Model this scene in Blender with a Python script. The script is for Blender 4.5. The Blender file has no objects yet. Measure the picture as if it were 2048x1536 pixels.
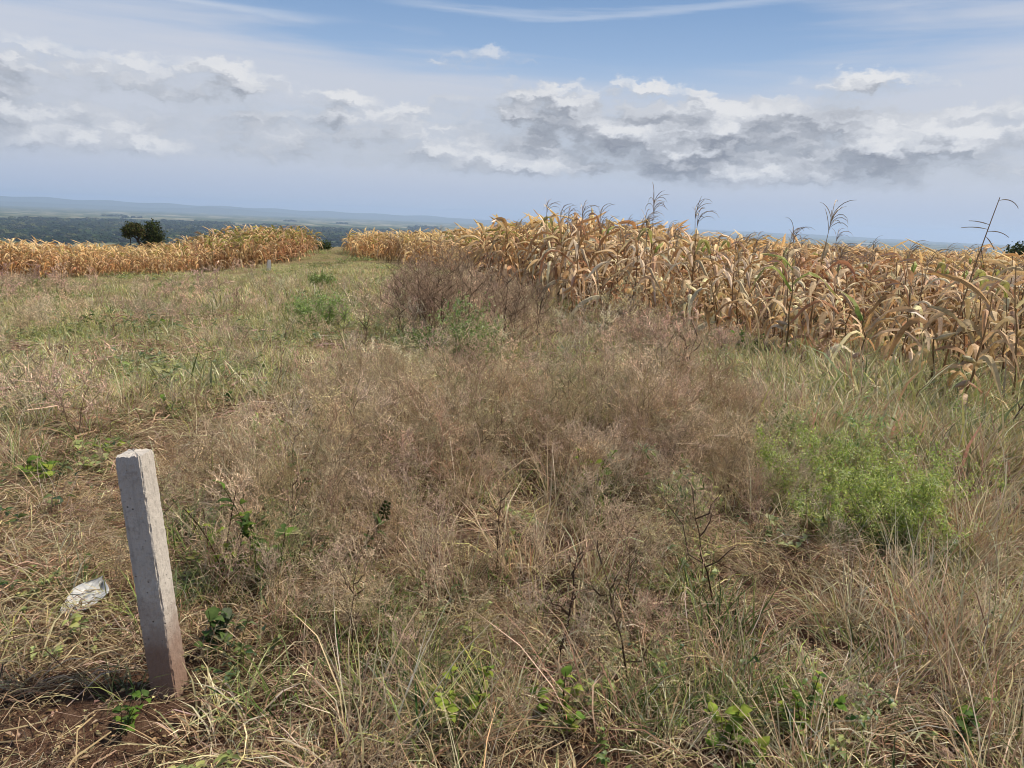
import bpy, math, random
import numpy as np
from mathutils import Matrix, Vector

RNG = np.random.default_rng(11)
random.seed(5)
PI = math.pi
scene = bpy.context.scene
COL = scene.collection

# ------------------------------------------------------------------ camera
CAM_H = 1.60
PITCH = math.radians(12.0)
ROLL = math.radians(2.35)
LENS = 27.0
FPX = 2048 * LENS / 36.0                       # focal length in pixels of the 2048 px wide photograph
fwd = np.array([0, math.cos(PITCH), -math.sin(PITCH)])
up0 = np.array([0, math.sin(PITCH), math.cos(PITCH)])
rt0 = np.array([1.0, 0, 0])
rgt = math.cos(ROLL) * rt0 + math.sin(ROLL) * up0
upv = -math.sin(ROLL) * rt0 + math.cos(ROLL) * up0
cam_d = bpy.data.cameras.new('camera')
cam = bpy.data.objects.new('camera', cam_d)
COL.objects.link(cam)
cam_d.lens = LENS
cam_d.sensor_width = 36.0
cam_d.clip_start = 0.05
cam_d.clip_end = 90000.0
M = Matrix(((rgt[0], upv[0], -fwd[0], 0), (rgt[1], upv[1], -fwd[1], 0), (rgt[2], upv[2], -fwd[2], CAM_H), (0, 0, 0, 1)))
cam.matrix_world = M
scene.camera = cam

# ------------------------------------------------------------------ sun, exposure
SUN_EL = math.radians(56)
SUN_AZ = math.radians(74)                      # clockwise from +Y (the view), so the sun stands to the right
sun_dir = Vector((math.sin(SUN_AZ) * math.cos(SUN_EL), math.cos(SUN_AZ) * math.cos(SUN_EL), math.sin(SUN_EL)))
sun_d = bpy.data.lights.new('sun', 'SUN')
sun_d.energy = 5.0
sun_d.angle = math.radians(4)
sun_d.color = (1.0, 0.92, 0.79)
sun = bpy.data.objects.new('sun', sun_d)
COL.objects.link(sun)
sun.rotation_euler = sun_dir.to_track_quat('Z', 'Y').to_euler()
sun.location = (0, 0, 60)

scene.view_settings.view_transform = 'Standard'
scene.view_settings.look = 'None'
scene.view_settings.gamma = 1.0
scene.view_settings.use_curve_mapping = False
scene.view_settings.exposure = 0.20
cy = scene.cycles
cy.max_bounces = 5
cy.diffuse_bounces = 3
cy.glossy_bounces = 2
cy.transmission_bounces = 3
cy.transparent_max_bounces = 8
cy.volume_bounces = 1
cy.caustics_reflective = False
cy.caustics_refractive = False
cy.use_denoising = True
cy.pixel_filter_type = 'BLACKMAN_HARRIS'
cy.filter_width = 1.0
cy.use_adaptive_sampling = False
cy.sample_clamp_indirect = 6.0


# ------------------------------------------------------------------ node helper
class NT:
    def __init__(self, tree):
        self.t = tree
        self.n = tree.nodes
        self.l = tree.links

    def node(self, typ, **kw):
        n = self.n.new(typ)
        for k, v in kw.items():
            setattr(n, k, v)
        return n

    def put(self, sock, v):
        if isinstance(v, bpy.types.NodeSocket):
            self.l.new(v, sock)
        elif v is not None:
            if sock.type == 'RGBA' and len(v) == 3:
                v = (*v, 1.0)
            sock.default_value = v

    def m(self, op, a, b=None, c=None, clamp=False):
        n = self.node('ShaderNodeMath', operation=op, use_clamp=clamp)
        self.put(n.inputs[0], a)
        if b is not None:
            self.put(n.inputs[1], b)
        if c is not None:
            self.put(n.inputs[2], c)
        return n.outputs[0]

    def ss(self, x, lo, hi, a=0.0, b=1.0):
        n = self.node('ShaderNodeMapRange', interpolation_type='SMOOTHSTEP')
        self.put(n.inputs[0], x)
        for i, v in enumerate((lo, hi, a, b)):
            self.put(n.inputs[i + 1], v)
        return n.outputs[0]

    def lin(self, x, lo, hi, a=0.0, b=1.0):
        n = self.node('ShaderNodeMapRange')
        self.put(n.inputs[0], x)
        for i, v in enumerate((lo, hi, a, b)):
            self.put(n.inputs[i + 1], v)
        return n.outputs[0]

    def mix(self, f, a, b, blend='MIX'):
        n = self.node('ShaderNodeMix', data_type='RGBA', blend_type=blend)
        self.put(n.inputs[0], f)
        self.put(n.inputs[6], a)
        self.put(n.inputs[7], b)
        return n.outputs[2]

    def vec(self, x, y, z=0.0):
        n = self.node('ShaderNodeCombineXYZ')
        for i, v in enumerate((x, y, z)):
            self.put(n.inputs[i], v)
        return n.outputs[0]

    def noise(self, vec, scale, detail=4, rough=0.55, dist=0.0, dim='3D', color=False):
        n = self.node('ShaderNodeTexNoise', noise_dimensions=dim)
        self.put(n.inputs['Vector'], vec)
        n.inputs['Scale'].default_value = scale
        n.inputs['Detail'].default_value = detail
        n.inputs['Roughness'].default_value = rough
        n.inputs['Distortion'].default_value = dist
        return n.outputs['Color' if color else 'Fac']


# ------------------------------------------------------------------ sky
world = bpy.data.worlds.new('World')
scene.world = world
world.use_nodes = True
w = NT(world.node_tree)
w.n.clear()
sky = w.node('ShaderNodeTexSky', sky_type='NISHITA')
sky.sun_disc = False
sky.sun_elevation = SUN_EL
sky.sun_rotation = SUN_AZ
sky.altitude = 600
sky.air_density = 1.0
sky.dust_density = 0.6
sky.ozone_density = 1.6
tc = w.node('ShaderNodeTexCoord')
sep = w.node('ShaderNodeSeparateXYZ')
w.l.new(tc.outputs['Generated'], sep.inputs[0])
dx, dy, dz = sep.outputs
DEG = 57.29578
el = w.m('MULTIPLY', w.m('ARCSINE', dz), DEG)                     # degrees above the horizon
az = w.m('MULTIPLY', w.m('ARCTAN2', dx, dy), DEG)                 # degrees clockwise from the view


def n2(x, y, detail, rough=0.55, dist=0.0, color=False):
    return w.noise(w.vec(x, y), 1.0, detail, rough, dist, '2D', color)


def puffs(a, e, sx, sy, seed, detail):
    n = w.node('ShaderNodeTexVoronoi', feature='F1', voronoi_dimensions='2D')
    w.put(n.inputs['Vector'], w.vec(w.m('MULTIPLY_ADD', a, sx, seed), w.m('MULTIPLY', e, sy), 0.0))
    n.inputs['Scale'].default_value = 1.0
    n.inputs['Detail'].default_value = detail
    n.inputs['Roughness'].default_value = 0.5
    n.normalize = True
    return n.outputs['Distance']


# slow drift that breaks every outline
wrp = n2(w.m('MULTIPLY', az, 0.7), w.m('MULTIPLY', el, 1.2), 3, 0.62, 0.0, True)
wsep = w.node('ShaderNodeSeparateColor')
w.l.new(wrp, wsep.inputs[0])
AZ = w.m('MULTIPLY_ADD', w.m('SUBTRACT', wsep.outputs[0], 0.5), 2.6, az)
EL = w.m('MULTIPLY_ADD', w.m('SUBTRACT', wsep.outputs[1], 0.5), 1.3, el)


def big_field(oa, oe):
    a = w.m('ADD', AZ, oa)
    e = w.m('ADD', EL, oe)
    return a, e, n2(w.m('MULTIPLY', a, 0.11), w.m('MULTIPLY_ADD', e, 0.36, 15.3), 3, 0.58)


def cloud_field(oa, oe):
    """density of the low cumulus bank at (azimuth+oa, elevation+oe)"""
    a, e, big = big_field(oa, oe)
    pf = puffs(a, e, 0.36, 0.66, 7.0, 2.0)
    d = w.m('ADD', w.m('MULTIPLY', big, 1.1), w.m('MULTIPLY', w.m('SUBTRACT', 0.5, pf), 0.66))
    et = w.m('MULTIPLY_ADD', w.m('SUBTRACT', big, 0.5), -6.0, e)
    low = w.ss(a, -2, -14, 0.0, 0.9)                                       # the bank hangs lower on the left
    env = w.m('MULTIPLY', w.ss(e, 1.6, 4.0), w.ss(w.m('ADD', et, low), 11.2, 7.4))
    g = w.m('MULTIPLY', w.ss(a, -7, 2), w.ss(a, 33, 22))                 # heaviest heap right of the middle
    d = w.m('ADD', d, w.m('MULTIPLY', w.m('SUBTRACT', env, 1.0), 0.7))
    g = w.m('MULTIPLY_ADD', g, 0.30, w.ss(a, -8, -16, 0.0, 0.10))
    return w.m('ADD', d, w.m('MULTIPLY', g, env)), big


d0, big0 = cloud_field(0.0, 0.0)
d_up, _ = cloud_field(0.30, 0.55)
_, _, big2 = big_field(0.9, 1.9)
cov = w.ss(d0, 0.30, 0.92)
light = w.m('ADD', w.lin(w.m('SUBTRACT', d0, d_up), -0.22, 0.26), w.lin(w.m('SUBTRACT', big0, big2), -0.20, 0.26))
light = w.m('MULTIPLY', light, 0.5, clamp=True)
thick = w.ss(d0, 0.60, 1.12)
shade = w.mix(thick, (5.9, 6.3, 7.0), (2.9, 3.1, 3.65))
base_col = w.mix(w.ss(light, 0.22, 0.74), shade, (7.2, 7.4, 7.9))
base_col = w.mix(w.m('MULTIPLY', w.ss(light, 0.62, 0.95), 0.9), base_col, (9.3, 9.3, 9.4))

# high veil: long soft streaks, thicker towards the right and lower down
sx = w.m('MULTIPLY_ADD', el, 0.8, az)
st = n2(w.m('MULTIPLY', sx, 0.026), w.m('MULTIPLY', w.m('MULTIPLY_ADD', az, -0.02, el), 0.25), 4, 0.52, 0.35)
st2 = n2(w.m('MULTIPLY_ADD', sx, 0.07, 5.0), w.m('MULTIPLY', el, 0.85), 4, 0.62, 0.3)
veil = w.m('ADD', st, w.m('MULTIPLY', st2, 0.34))
veil = w.m('ADD', veil, w.m('MULTIPLY', w.ss(az, 6, 34), w.m('MULTIPLY', w.ss(el, 18, 12), 0.34)))
veil = w.m('ADD', veil, w.m('MULTIPLY', w.ss(el, 12.5, 8), 0.30))
veil = w.m('ADD', veil, w.m('MULTIPLY', w.ss(az, -14, -34), w.m('MULTIPLY', w.ss(el, 20, 9), 0.20)))
veilf = w.m('MULTIPLY', w.ss(veil, 0.68, 1.12), 0.92)
c = w.mix(w.ss(el, 5, 19), (4.9, 6.7, 9.3), (1.7, 3.35, 6.4))            # clear air of the middle sky
c = w.mix(0.12, c, sky.outputs[0])
c = w.mix(veilf, c, (6.9, 7.3, 8.3))
# two thin ice-cloud streaks
for (e0, k, a0, lo, hi_, wd) in ((13.75, 0.0035, 1.0, -13.0, 24.0, 0.15), (12.55, 0.0016, -8.0, -30.0, -10.5, 0.12)):
    dv = w.m('SUBTRACT', el, w.m('MULTIPLY_ADD', w.m('POWER', w.m('SUBTRACT', az, a0), 2.0), k, e0))
    dv = w.m('ADD', dv, w.m('MULTIPLY', w.m('SUBTRACT', st2, 0.5), 0.9))
    sk = w.m('MULTIPLY', w.ss(w.m('ABSOLUTE', dv), wd * 2.6, 0.0), w.m('MULTIPLY', w.ss(az, lo, lo + 9), w.ss(az, hi_, hi_ - 9)))
    c = w.mix(w.m('MULTIPLY', sk, 0.38), c, (7.6, 8.2, 9.2))
# unseen broken overcast added above the frame, its cover set for the ambient light
hi = n2(w.m('MULTIPLY', dx, 2.6), w.m('MULTIPLY', dy, 2.6), 3)
c = w.mix(w.m('MULTIPLY', w.ss(el, 26, 45), w.ss(hi, 0.50, 0.72)), c, (6.4, 6.6, 7.0))
# pale murk between the heaps
c = w.mix(w.m('MULTIPLY', w.ss(el, 11.5, 7.0), 0.68), c, (6.8, 7.15, 7.95))
c = w.mix(w.m('MULTIPLY', cov, w.ss(az, -40, -8, 0.88, 1.0)), c, base_col)
# milky air low over the horizon
c = w.mix(w.m('MULTIPLY', w.ss(el, 4.2, 0.8), 0.92), c, (5.6, 6.3, 7.9))
bg = w.node('ShaderNodeBackground')
w.put(bg.inputs[0], c)
bg.inputs[1].default_value = 0.076
world.cycles.sampling_method = 'MANUAL'
world.cycles.sample_map_resolution = 256
out = w.node('ShaderNodeOutputWorld')
w.l.new(bg.outputs[0], out.inputs[0])


# ------------------------------------------------------------------ terrain
def sstep(x, a, b):
    t = np.clip((x - a) / (b - a), 0, 1)
    return t * t * (3 - 2 * t)


PLAIN = -100.0


def terrain(x, y):
    x = np.asarray(x, float)
    y = np.asarray(y, float)
    r = np.hypot(x, y)
    a = np.arctan2(x, y)
    s = np.interp(a, [-PI, -1.2, -0.60, -0.42, -0.22, -0.05, 0.15, 0.5, 1.5, PI],
                  [0.012, 0.05, 0.056, 0.050, 0.030, 0.022, 0.014, 0.017, 0.015, 0.012])
    d = np.where(r > 5, r - 5, 0) * sstep(r, 4, 9)
    z = -s * np.minimum(d, 90)
    # low swell under the left-hand crop
    gx, gy = -18.5, 53.0
    z = z + 0.75 * np.exp(-(((x - gx) / 9) ** 2 + ((y - gy) / 9) ** 2))
    near = sstep(r, 200, 60)
    z = z + near * (0.035 * np.sin(1.9 * x + 0.7 * y) * np.sin(1.3 * y - 0.6 * x + 1) + 0.02 * np.sin(4.3 * x + 1.2) * np.sin(3.7 * y)
                    + 0.05 * np.sin(0.45 * x + 2) * np.sin(0.37 * y))
    # beyond the crest the hillside falls to the plain
    fall = np.maximum(r - 88, 0)
    z = z - 0.17 * fall * sstep(fall, 0, 160)
    und = 5.0 * np.sin(x / 900 + 1) * np.sin(y / 1300) * sstep(r, 900, 3000)
    k = 12.0
    p = PLAIN + und
    m = np.maximum(z, p)
    z = m + k * np.log1p(np.exp(-np.abs(z - p) / k)) * sstep(r, 88, 300)
    return z


def T(x, y):
    return float(terrain(x, y))


def ray(px, py):
    d = fwd + rgt * (px - 1024) / FPX - upv * (py - 768) / FPX
    return d / np.linalg.norm(d)


def ground(px, py):
    """point of the terrain that the photograph shows at this pixel"""
    d = ray(px, py)
    o = np.array([0, 0, CAM_H])
    t0 = 0.3
    t = 0.3
    while t < 4000:
        p = o + d * t
        if p[2] < T(p[0], p[1]):
            a, b = t0, t
            for _ in range(24):
                mm = 0.5 * (a + b)
                p = o + d * mm
                if p[2] < T(p[0], p[1]):
                    b = mm
                else:
                    a = mm
            p = o + d * b
            return np.array([p[0], p[1], T(p[0], p[1])])
        t0 = t
        t *= 1.02
    return None


def at_dist(px, dist):
    """ground point seen in this pixel column at this distance along the ground"""
    d = ray(px, 470)
    h = d[:2] / np.linalg.norm(d[:2])
    return np.array([h[0] * dist, h[1] * dist, T(h[0] * dist, h[1] * dist)])


# ------------------------------------------------------------------ mesh helpers
class MB:
    """collects vertices, faces and vertex colours"""

    def __init__(self):
        self.v, self.f, self.c, self.n = [], [], [], 0
        self.mi = []

    def add(self, v, f, c, mi=0):
        v = np.asarray(v, float).reshape(-1, 3)
        c = np.asarray(c, float)
        if c.ndim == 1:
            c = np.tile(c, (len(v), 1))
        self.v.append(v)
        self.c.append(c[:, :3])
        f = np.asarray(f, int) + self.n
        self.f.append(f)
        self.mi.append((len(f), mi))
        self.n += len(v)

    def merge(self, o):
        self.v += o.v
        self.c += o.c
        self.f += [f + self.n for f in o.f]
        self.mi += o.mi
        self.n += o.n

    def mesh(self, name, mats, smooth=False):
        me = bpy.data.meshes.new(name)
        v = np.concatenate(self.v)
        faces = []
        for f in self.f:
            faces += f.tolist()
        me.from_pydata(v.tolist(), [], faces)
        col = np.concatenate(self.c)
        at = me.color_attributes.new('Col', 'FLOAT_COLOR', 'POINT')
        at.data.foreach_set('color', np.concatenate([col, np.ones((len(col), 1))], 1).astype(np.float32).ravel())
        for mm in (mats if isinstance(mats, (list, tuple)) else [mats]):
            me.materials.append(mm)
        if any(m for _, m in self.mi):
            me.polygons.foreach_set('material_index', np.concatenate([np.full(k, m, np.int32) for k, m in self.mi]))
        if smooth:
            me.polygons.foreach_set('use_smooth', np.ones(len(me.polygons), bool))
        return me

    def build(self, name, mats, parent=None, loc=None, smooth=False):
        o = bpy.data.objects.new(name, self.mesh(name, mats, smooth))
        COL.objects.link(o)
        if parent is not None:
            o.parent = parent
        if loc is not None:
            o.location = loc
        return o


def unit(v):
    return v / np.maximum(np.linalg.norm(v, axis=-1, keepdims=True), 1e-9)


def ribbons(mb, P, W, C, side=None, rng=RNG, mi=0):
    """P (N,K,3) polylines, W (N,K) widths, C (N,K,3) or (3,) colours: flat strips"""
    P = np.asarray(P, float)
    N, K, _ = P.shape
    W = np.broadcast_to(np.asarray(W, float), (N, K))
    C = np.broadcast_to(np.asarray(C, float), (N, K, 3))
    if side is None:
        t = unit(P[:, -1] - P[:, 0])
        side = unit(np.cross(t, unit(rng.normal(size=(N, 3)))))
    if side.ndim == 2:
        side = np.repeat(side[:, None, :], K, 1)
    L = P - side * W[..., None] / 2
    R = P + side * W[..., None] / 2
    V = np.stack([L, R], 2).reshape(-1, 3)
    i = np.arange(N)[:, None] * (2 * K) + np.arange(K - 1)[None, :] * 2
    F = np.stack([i, i + 1, i + 3, i + 2], -1).reshape(-1, 4)
    mb.add(V, F, np.repeat(C[:, :, None, :], 2, 2).reshape(-1, 3), mi)


def tube(mb, P, R, C, sides=5, mi=0, cap=True):
    P = np.asarray(P, float)
    K = len(P)
    R = np.broadcast_to(np.asarray(R, float), (K,))
    C = np.broadcast_to(np.asarray(C, float), (K, 3))
    t = unit(np.gradient(P, axis=0))
    ref = np.array([0.31, 0.93, 0.2])
    s = unit(np.cross(t, ref))
    u = np.cross(t, s)
    an = np.arange(sides) * 2 * PI / sides
    V = P[:, None] + R[:, None, None] * (np.cos(an)[None, :, None] * s[:, None] + np.sin(an)[None, :, None] * u[:, None])
    F = []
    for k in range(K - 1):
        for j in range(sides):
            a, b = k * sides + j, k * sides + (j + 1) % sides
            F.append((a, b, b + sides, a + sides))
    mb.add(V.reshape(-1, 3), F, np.repeat(C, sides, 0), mi)
    if cap:
        mb.add(V[-1], [list(range(sides))], C[-1], mi)


def leaves(mb, B, D, Nn, L, Wd, C, mi=0, tipdroop=0.15, wmax=0.42):
    """folded pointed leaves: base B, direction D, face normal Nn (N,3); lengths and widths (N,)"""
    N = len(B)
    D = unit(D)
    S = unit(np.cross(D, Nn))
    Nn = np.cross(S, D)
    L = np.broadcast_to(np.asarray(L, float), (N,))[:, None]
    Wd = np.broadcast_to(np.asarray(Wd, float), (N,))[:, None]
    mid = B + D * L * wmax + Nn * L * 0.05
    l = mid + S * Wd / 2 + Nn * Wd * 0.22
    r = mid - S * Wd / 2 + Nn * Wd * 0.22
    far = B + D * L * 0.78 - Nn * L * tipdroop * 0.3
    tip = B + D * L - Nn * L * tipdroop
    l2 = far + S * Wd * 0.26 + Nn * Wd * 0.08
    r2 = far - S * Wd * 0.26 + Nn * Wd * 0.08
    V = np.stack([B, l, mid, r, l2, far, r2, tip], 1)
    i = np.arange(N)[:, None] * 8
    q = np.concatenate([i + np.array(a)[None] for a in ([0, 2, 1], [0, 3, 2], [4, 5, 7], [5, 6, 7])], 0)
    q4 = np.concatenate([i + np.array(a)[None] for a in ([1, 2, 5, 4], [2, 3, 6, 5])], 0)
    C = np.broadcast_to(np.asarray(C, float), (N, 3))
    Vr = V.reshape(-1, 3)
    Cr = np.repeat(C, 8, 0)
    mb.add(Vr, q4, Cr, mi)
    mb.f.append(q + mb.n - len(Vr))
    mb.mi.append((len(q), mi))


def blade_paths(N, rng, rad, L, th0, bend, K=4, zmin=0.004, azdir=None, azspread=PI):
    """curved grass blades rooted in a disc"""
    rr = rad * np.sqrt(rng.random(N))
    aa = rng.random(N) * 2 * PI
    base = np.stack([rr * np.cos(aa), rr * np.sin(aa), np.zeros(N)], 1)
    if azdir is None:
        da = aa + rng.normal(size=N) * 0.9
    else:
        da = azdir + rng.normal(size=N) * azspread
    Ls = rng.uniform(*L, N)
    t0 = rng.uniform(*th0, N)
    bd = rng.uniform(*bend, N)
    t = (np.arange(K) + 0.5) / K
    th = t0[:, None] + bd[:, None] * t[None] ** 1.3
    turn = rng.normal(size=N)[:, None] * 0.5 * t[None]
    dirs = np.stack([np.cos(da[:, None] + turn) * np.sin(th), np.sin(da[:, None] + turn) * np.sin(th), np.cos(th)], -1)
    st = dirs * (Ls / K)[:, None, None]
    P = np.concatenate([np.zeros((N, 1, 3)), np.cumsum(st, 1)], 1) + base[:, None]
    P[..., 2] = np.maximum(P[..., 2], zmin + 0.01 * rng.random((N, 1)))
    side = np.stack([-np.sin(da), np.cos(da), rng.normal(size=N) * 0.35], 1)
    return P, unit(side)


def jit(c, n, rng, s=0.15):
    c = np.asarray(c, float)
    k = np.exp(rng.normal(size=(n, 1)) * s)
    return c[None] * k * np.exp(rng.normal(size=(n, 3)) * s * 0.3)


def mixcol(cols, wts, n, rng, s=0.15):
    cols = np.asarray(cols, float)
    i = rng.choice(len(cols), n, p=np.asarray(wts, float) / sum(wts))
    return cols[i] * np.exp(rng.normal(size=(n, 1)) * s) * np.exp(rng.normal(size=(n, 3)) * s * 0.3)


# ------------------------------------------------------------------ materials
def mat_new(name):
    m = bpy.data.materials.new(name)
    m.use_nodes = True
    t = NT(m.node_tree)
    t.n.clear()
    o = t.node('ShaderNodeOutputMaterial')
    return m, t, o


def plant_mat(name, trans=0.3, var=0.18, gloss=0.0, hue=0.012):
    m, t, o = mat_new(name)
    at = t.node('ShaderNodeAttribute', attribute_name='Col')
    oi = t.node('ShaderNodeObjectInfo')
    hs = t.node('ShaderNodeHueSaturation')
    t.put(hs.inputs['Color'], at.outputs['Color'])
    t.put(hs.inputs['Value'], t.lin(oi.outputs['Random'], 0, 1, 1 - var, 1 + var))
    r2 = t.m('FRACT', t.m('MULTIPLY', oi.outputs['Random'], 17.31))
    t.put(hs.inputs['Hue'], t.lin(r2, 0, 1, 0.5 - hue, 0.5 + hue))
    geo = t.node('ShaderNodeNewGeometry')
    nz = t.noise(geo.outputs['Position'], 45, 1, 0.6)
    c = t.mix(1.0, hs.outputs[0], t.mix(nz, (0.62, 0.62, 0.62), (1.35, 1.35, 1.35)), 'MULTIPLY')
    df = t.node('ShaderNodeBsdfDiffuse')
    t.put(df.inputs[0], c)
    res = df.outputs[0]
    if trans > 0:
        tr = t.node('ShaderNodeBsdfTranslucent')
        t.put(tr.inputs[0], c)
        mx = t.node('ShaderNodeMixShader')
        mx.inputs[0].default_value = trans
        t.l.new(res, mx.inputs[1])
        t.l.new(tr.outputs[0], mx.inputs[2])
        res = mx.outputs[0]
    if gloss > 0:
        gl = t.node('ShaderNodeBsdfGlossy')
        gl.inputs['Roughness'].default_value = 0.55
        mx = t.node('ShaderNodeMixShader')
        fr = t.node('ShaderNodeFresnel')
        fr.inputs[0].default_value = 1.4
        t.put(mx.inputs[0], t.m('MULTIPLY', fr.outputs[0], gloss))
        t.l.new(res, mx.inputs[1])
        t.l.new(gl.outputs[0], mx.inputs[2])
        res = mx.outputs[0]
    t.l.new(res, o.inputs[0])
    return m


M_DRY = plant_mat('dry_stems', 0.30, 0.22)
M_GRASS = plant_mat('grass_blades', 0.3, 0.2)
M_LEAF = plant_mat('green_leaves', 0.48, 0.15, 0.06)
M_CORN = plant_mat('corn_leaves', 0.32, 0.27, 0.2, 0.012)
M_STALK = plant_mat('corn_stalks', 0.0, 0.15, 0.2)
M_TREE = plant_mat('tree_foliage', 0.2, 0.2)
M_BARK = plant_mat('bark', 0.0, 0.1)


def ground_mat(far):
    m, t, o = mat_new('plain_land' if far else 'field_soil')
    geo = t.node('ShaderNodeNewGeometry')
    P = geo.outputs['Position']
    sp = t.node('ShaderNodeSeparateXYZ')
    t.l.new(P, sp.inputs[0])
    flat = t.vec(sp.outputs[0], sp.outputs[1], 0.0)
    ln = t.node('ShaderNodeVectorMath', operation='LENGTH')
    t.l.new(flat, ln.inputs[0])
    r = ln.outputs['Value']
    if far:
        return plain_mat(m, t, o, sp, flat, r)
    # near: red-brown soil with crumbs and straw litter
    n1 = t.noise(P, 2.2, 6, 0.6)
    n2 = t.noise(P, 38, 6, 0.65)
    n3 = t.noise(P, 170, 3, 0.6)
    soil = t.mix(n1, (0.048, 0.024, 0.017), (0.105, 0.054, 0.036))
    soil = t.mix(t.ss(n2, 0.35, 0.7), soil, (0.15, 0.092, 0.06))
    soil = t.mix(t.m('MULTIPLY', t.ss(n3, 0.55, 0.7), 0.6), soil, (0.24, 0.17, 0.10))
    # middle: dry pasture seen flat
    g1 = t.noise(P, 0.6, 5, 0.6)
    turf = t.mix(g1, (0.19, 0.135, 0.075), (0.24, 0.20, 0.10))
    near = t.mix(t.ss(r, 9, 26), soil, turf)
    bs = t.node('ShaderNodeBsdfDiffuse')
    t.put(bs.inputs[0], near)
    bp = t.node('ShaderNodeBump')
    bp.inputs['Strength'].default_value = 0.9
    bp.inputs['Distance'].default_value = 0.03
    t.put(bp.inputs['Height'], t.m('ADD', n2, t.m('MULTIPLY', n3, 0.4)))
    t.l.new(bp.outputs[0], bs.inputs['Normal'])
    t.l.new(bs.outputs[0], o.inputs[0])
    return m


def plain_mat(m, t, o, sp, flat, r):
    # far plain: woodland floor and pale fields
    fl = t.noise(flat, 0.0021, 6, 0.62, 0.4)
    vz = t.node('ShaderNodeTexVoronoi', feature='F1')
    t.put(vz.inputs['Vector'], t.vec(t.m('MULTIPLY', sp.outputs[0], 0.0065), t.m('MULTIPLY', sp.outputs[1], 0.0042), 0.0))
    vz.inputs['Scale'].default_value = 1.0
    hv = t.node('ShaderNodeSeparateColor')
    t.l.new(vz.outputs['Color'], hv.inputs[0])
    field = t.m('MULTIPLY', t.ss(hv.outputs[0], 0.70, 0.76), t.ss(fl, 0.42, 0.55))
    belt = t.m('MULTIPLY', t.ss(r, 6200, 7600), t.ss(r, 13500, 9800))
    field = t.m('MAXIMUM', field, t.m('MULTIPLY', belt, t.ss(t.noise(flat, 0.004, 5, 0.7), 0.53, 0.64)))
    wood = t.mix(fl, (0.035, 0.052, 0.022), (0.075, 0.09, 0.035))
    pale = t.mix(hv.outputs[1], (0.17, 0.155, 0.09), (0.38, 0.32, 0.20))
    plain = t.mix(field, wood, t.mix(belt, pale, (0.36, 0.32, 0.22)))
    bs = t.node('ShaderNodeBsdfDiffuse')
    t.put(bs.inputs[0], plain)
    t.l.new(bs.outputs[0], o.inputs[0])
    return m


# ------------------------------------------------------------------ ground sheet
def build_ground():
    rs = [0.0]
    rs += list(np.arange(0.12, 11.95, 0.12))
    q = 12.0
    while q < 24500:
        rs.append(q)
        q *= 1.028
    rs.append(24500.0)
    rs = np.array(rs)
    NA = 400
    an = np.arange(NA) * 2 * PI / NA
    X = rs[1:, None] * np.sin(an)[None]
    Y = rs[1:, None] * np.cos(an)[None]
    Z = terrain(X, Y)
    V = np.concatenate([[[0, 0, T(0, 0)]], np.stack([X, Y, Z], -1).reshape(-1, 3)])
    K = len(rs) - 1
    k, j = np.meshgrid(np.arange(K - 1), np.arange(NA), indexing='ij')
    a = 1 + k * NA + j
    b = 1 + k * NA + (j + 1) % NA
    F = np.stack([a, a + NA, b + NA, b], -1).reshape(-1, 4).tolist()
    F += [(0, 1 + j, 1 + (j + 1) % NA) for j in range(NA)]
    me = bpy.data.meshes.new('ground')
    me.from_pydata(V.tolist(), [], F)
    me.materials.append(ground_mat(False))
    me.materials.append(ground_mat(True))
    rf = np.repeat((rs[1:-1] > 150).astype(np.int32), NA)
    me.polygons.foreach_set('material_index', np.concatenate([rf, np.zeros(NA, np.int32)]))
    me.polygons.foreach_set('use_smooth', np.ones(len(me.polygons), bool))
    o = bpy.data.objects.new('ground', me)
    COL.objects.link(o)
    o['kind'] = 'structure'
    o['label'] = 'red brown soil of the field falling away to the wide plain'
    return o


build_ground()


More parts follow.
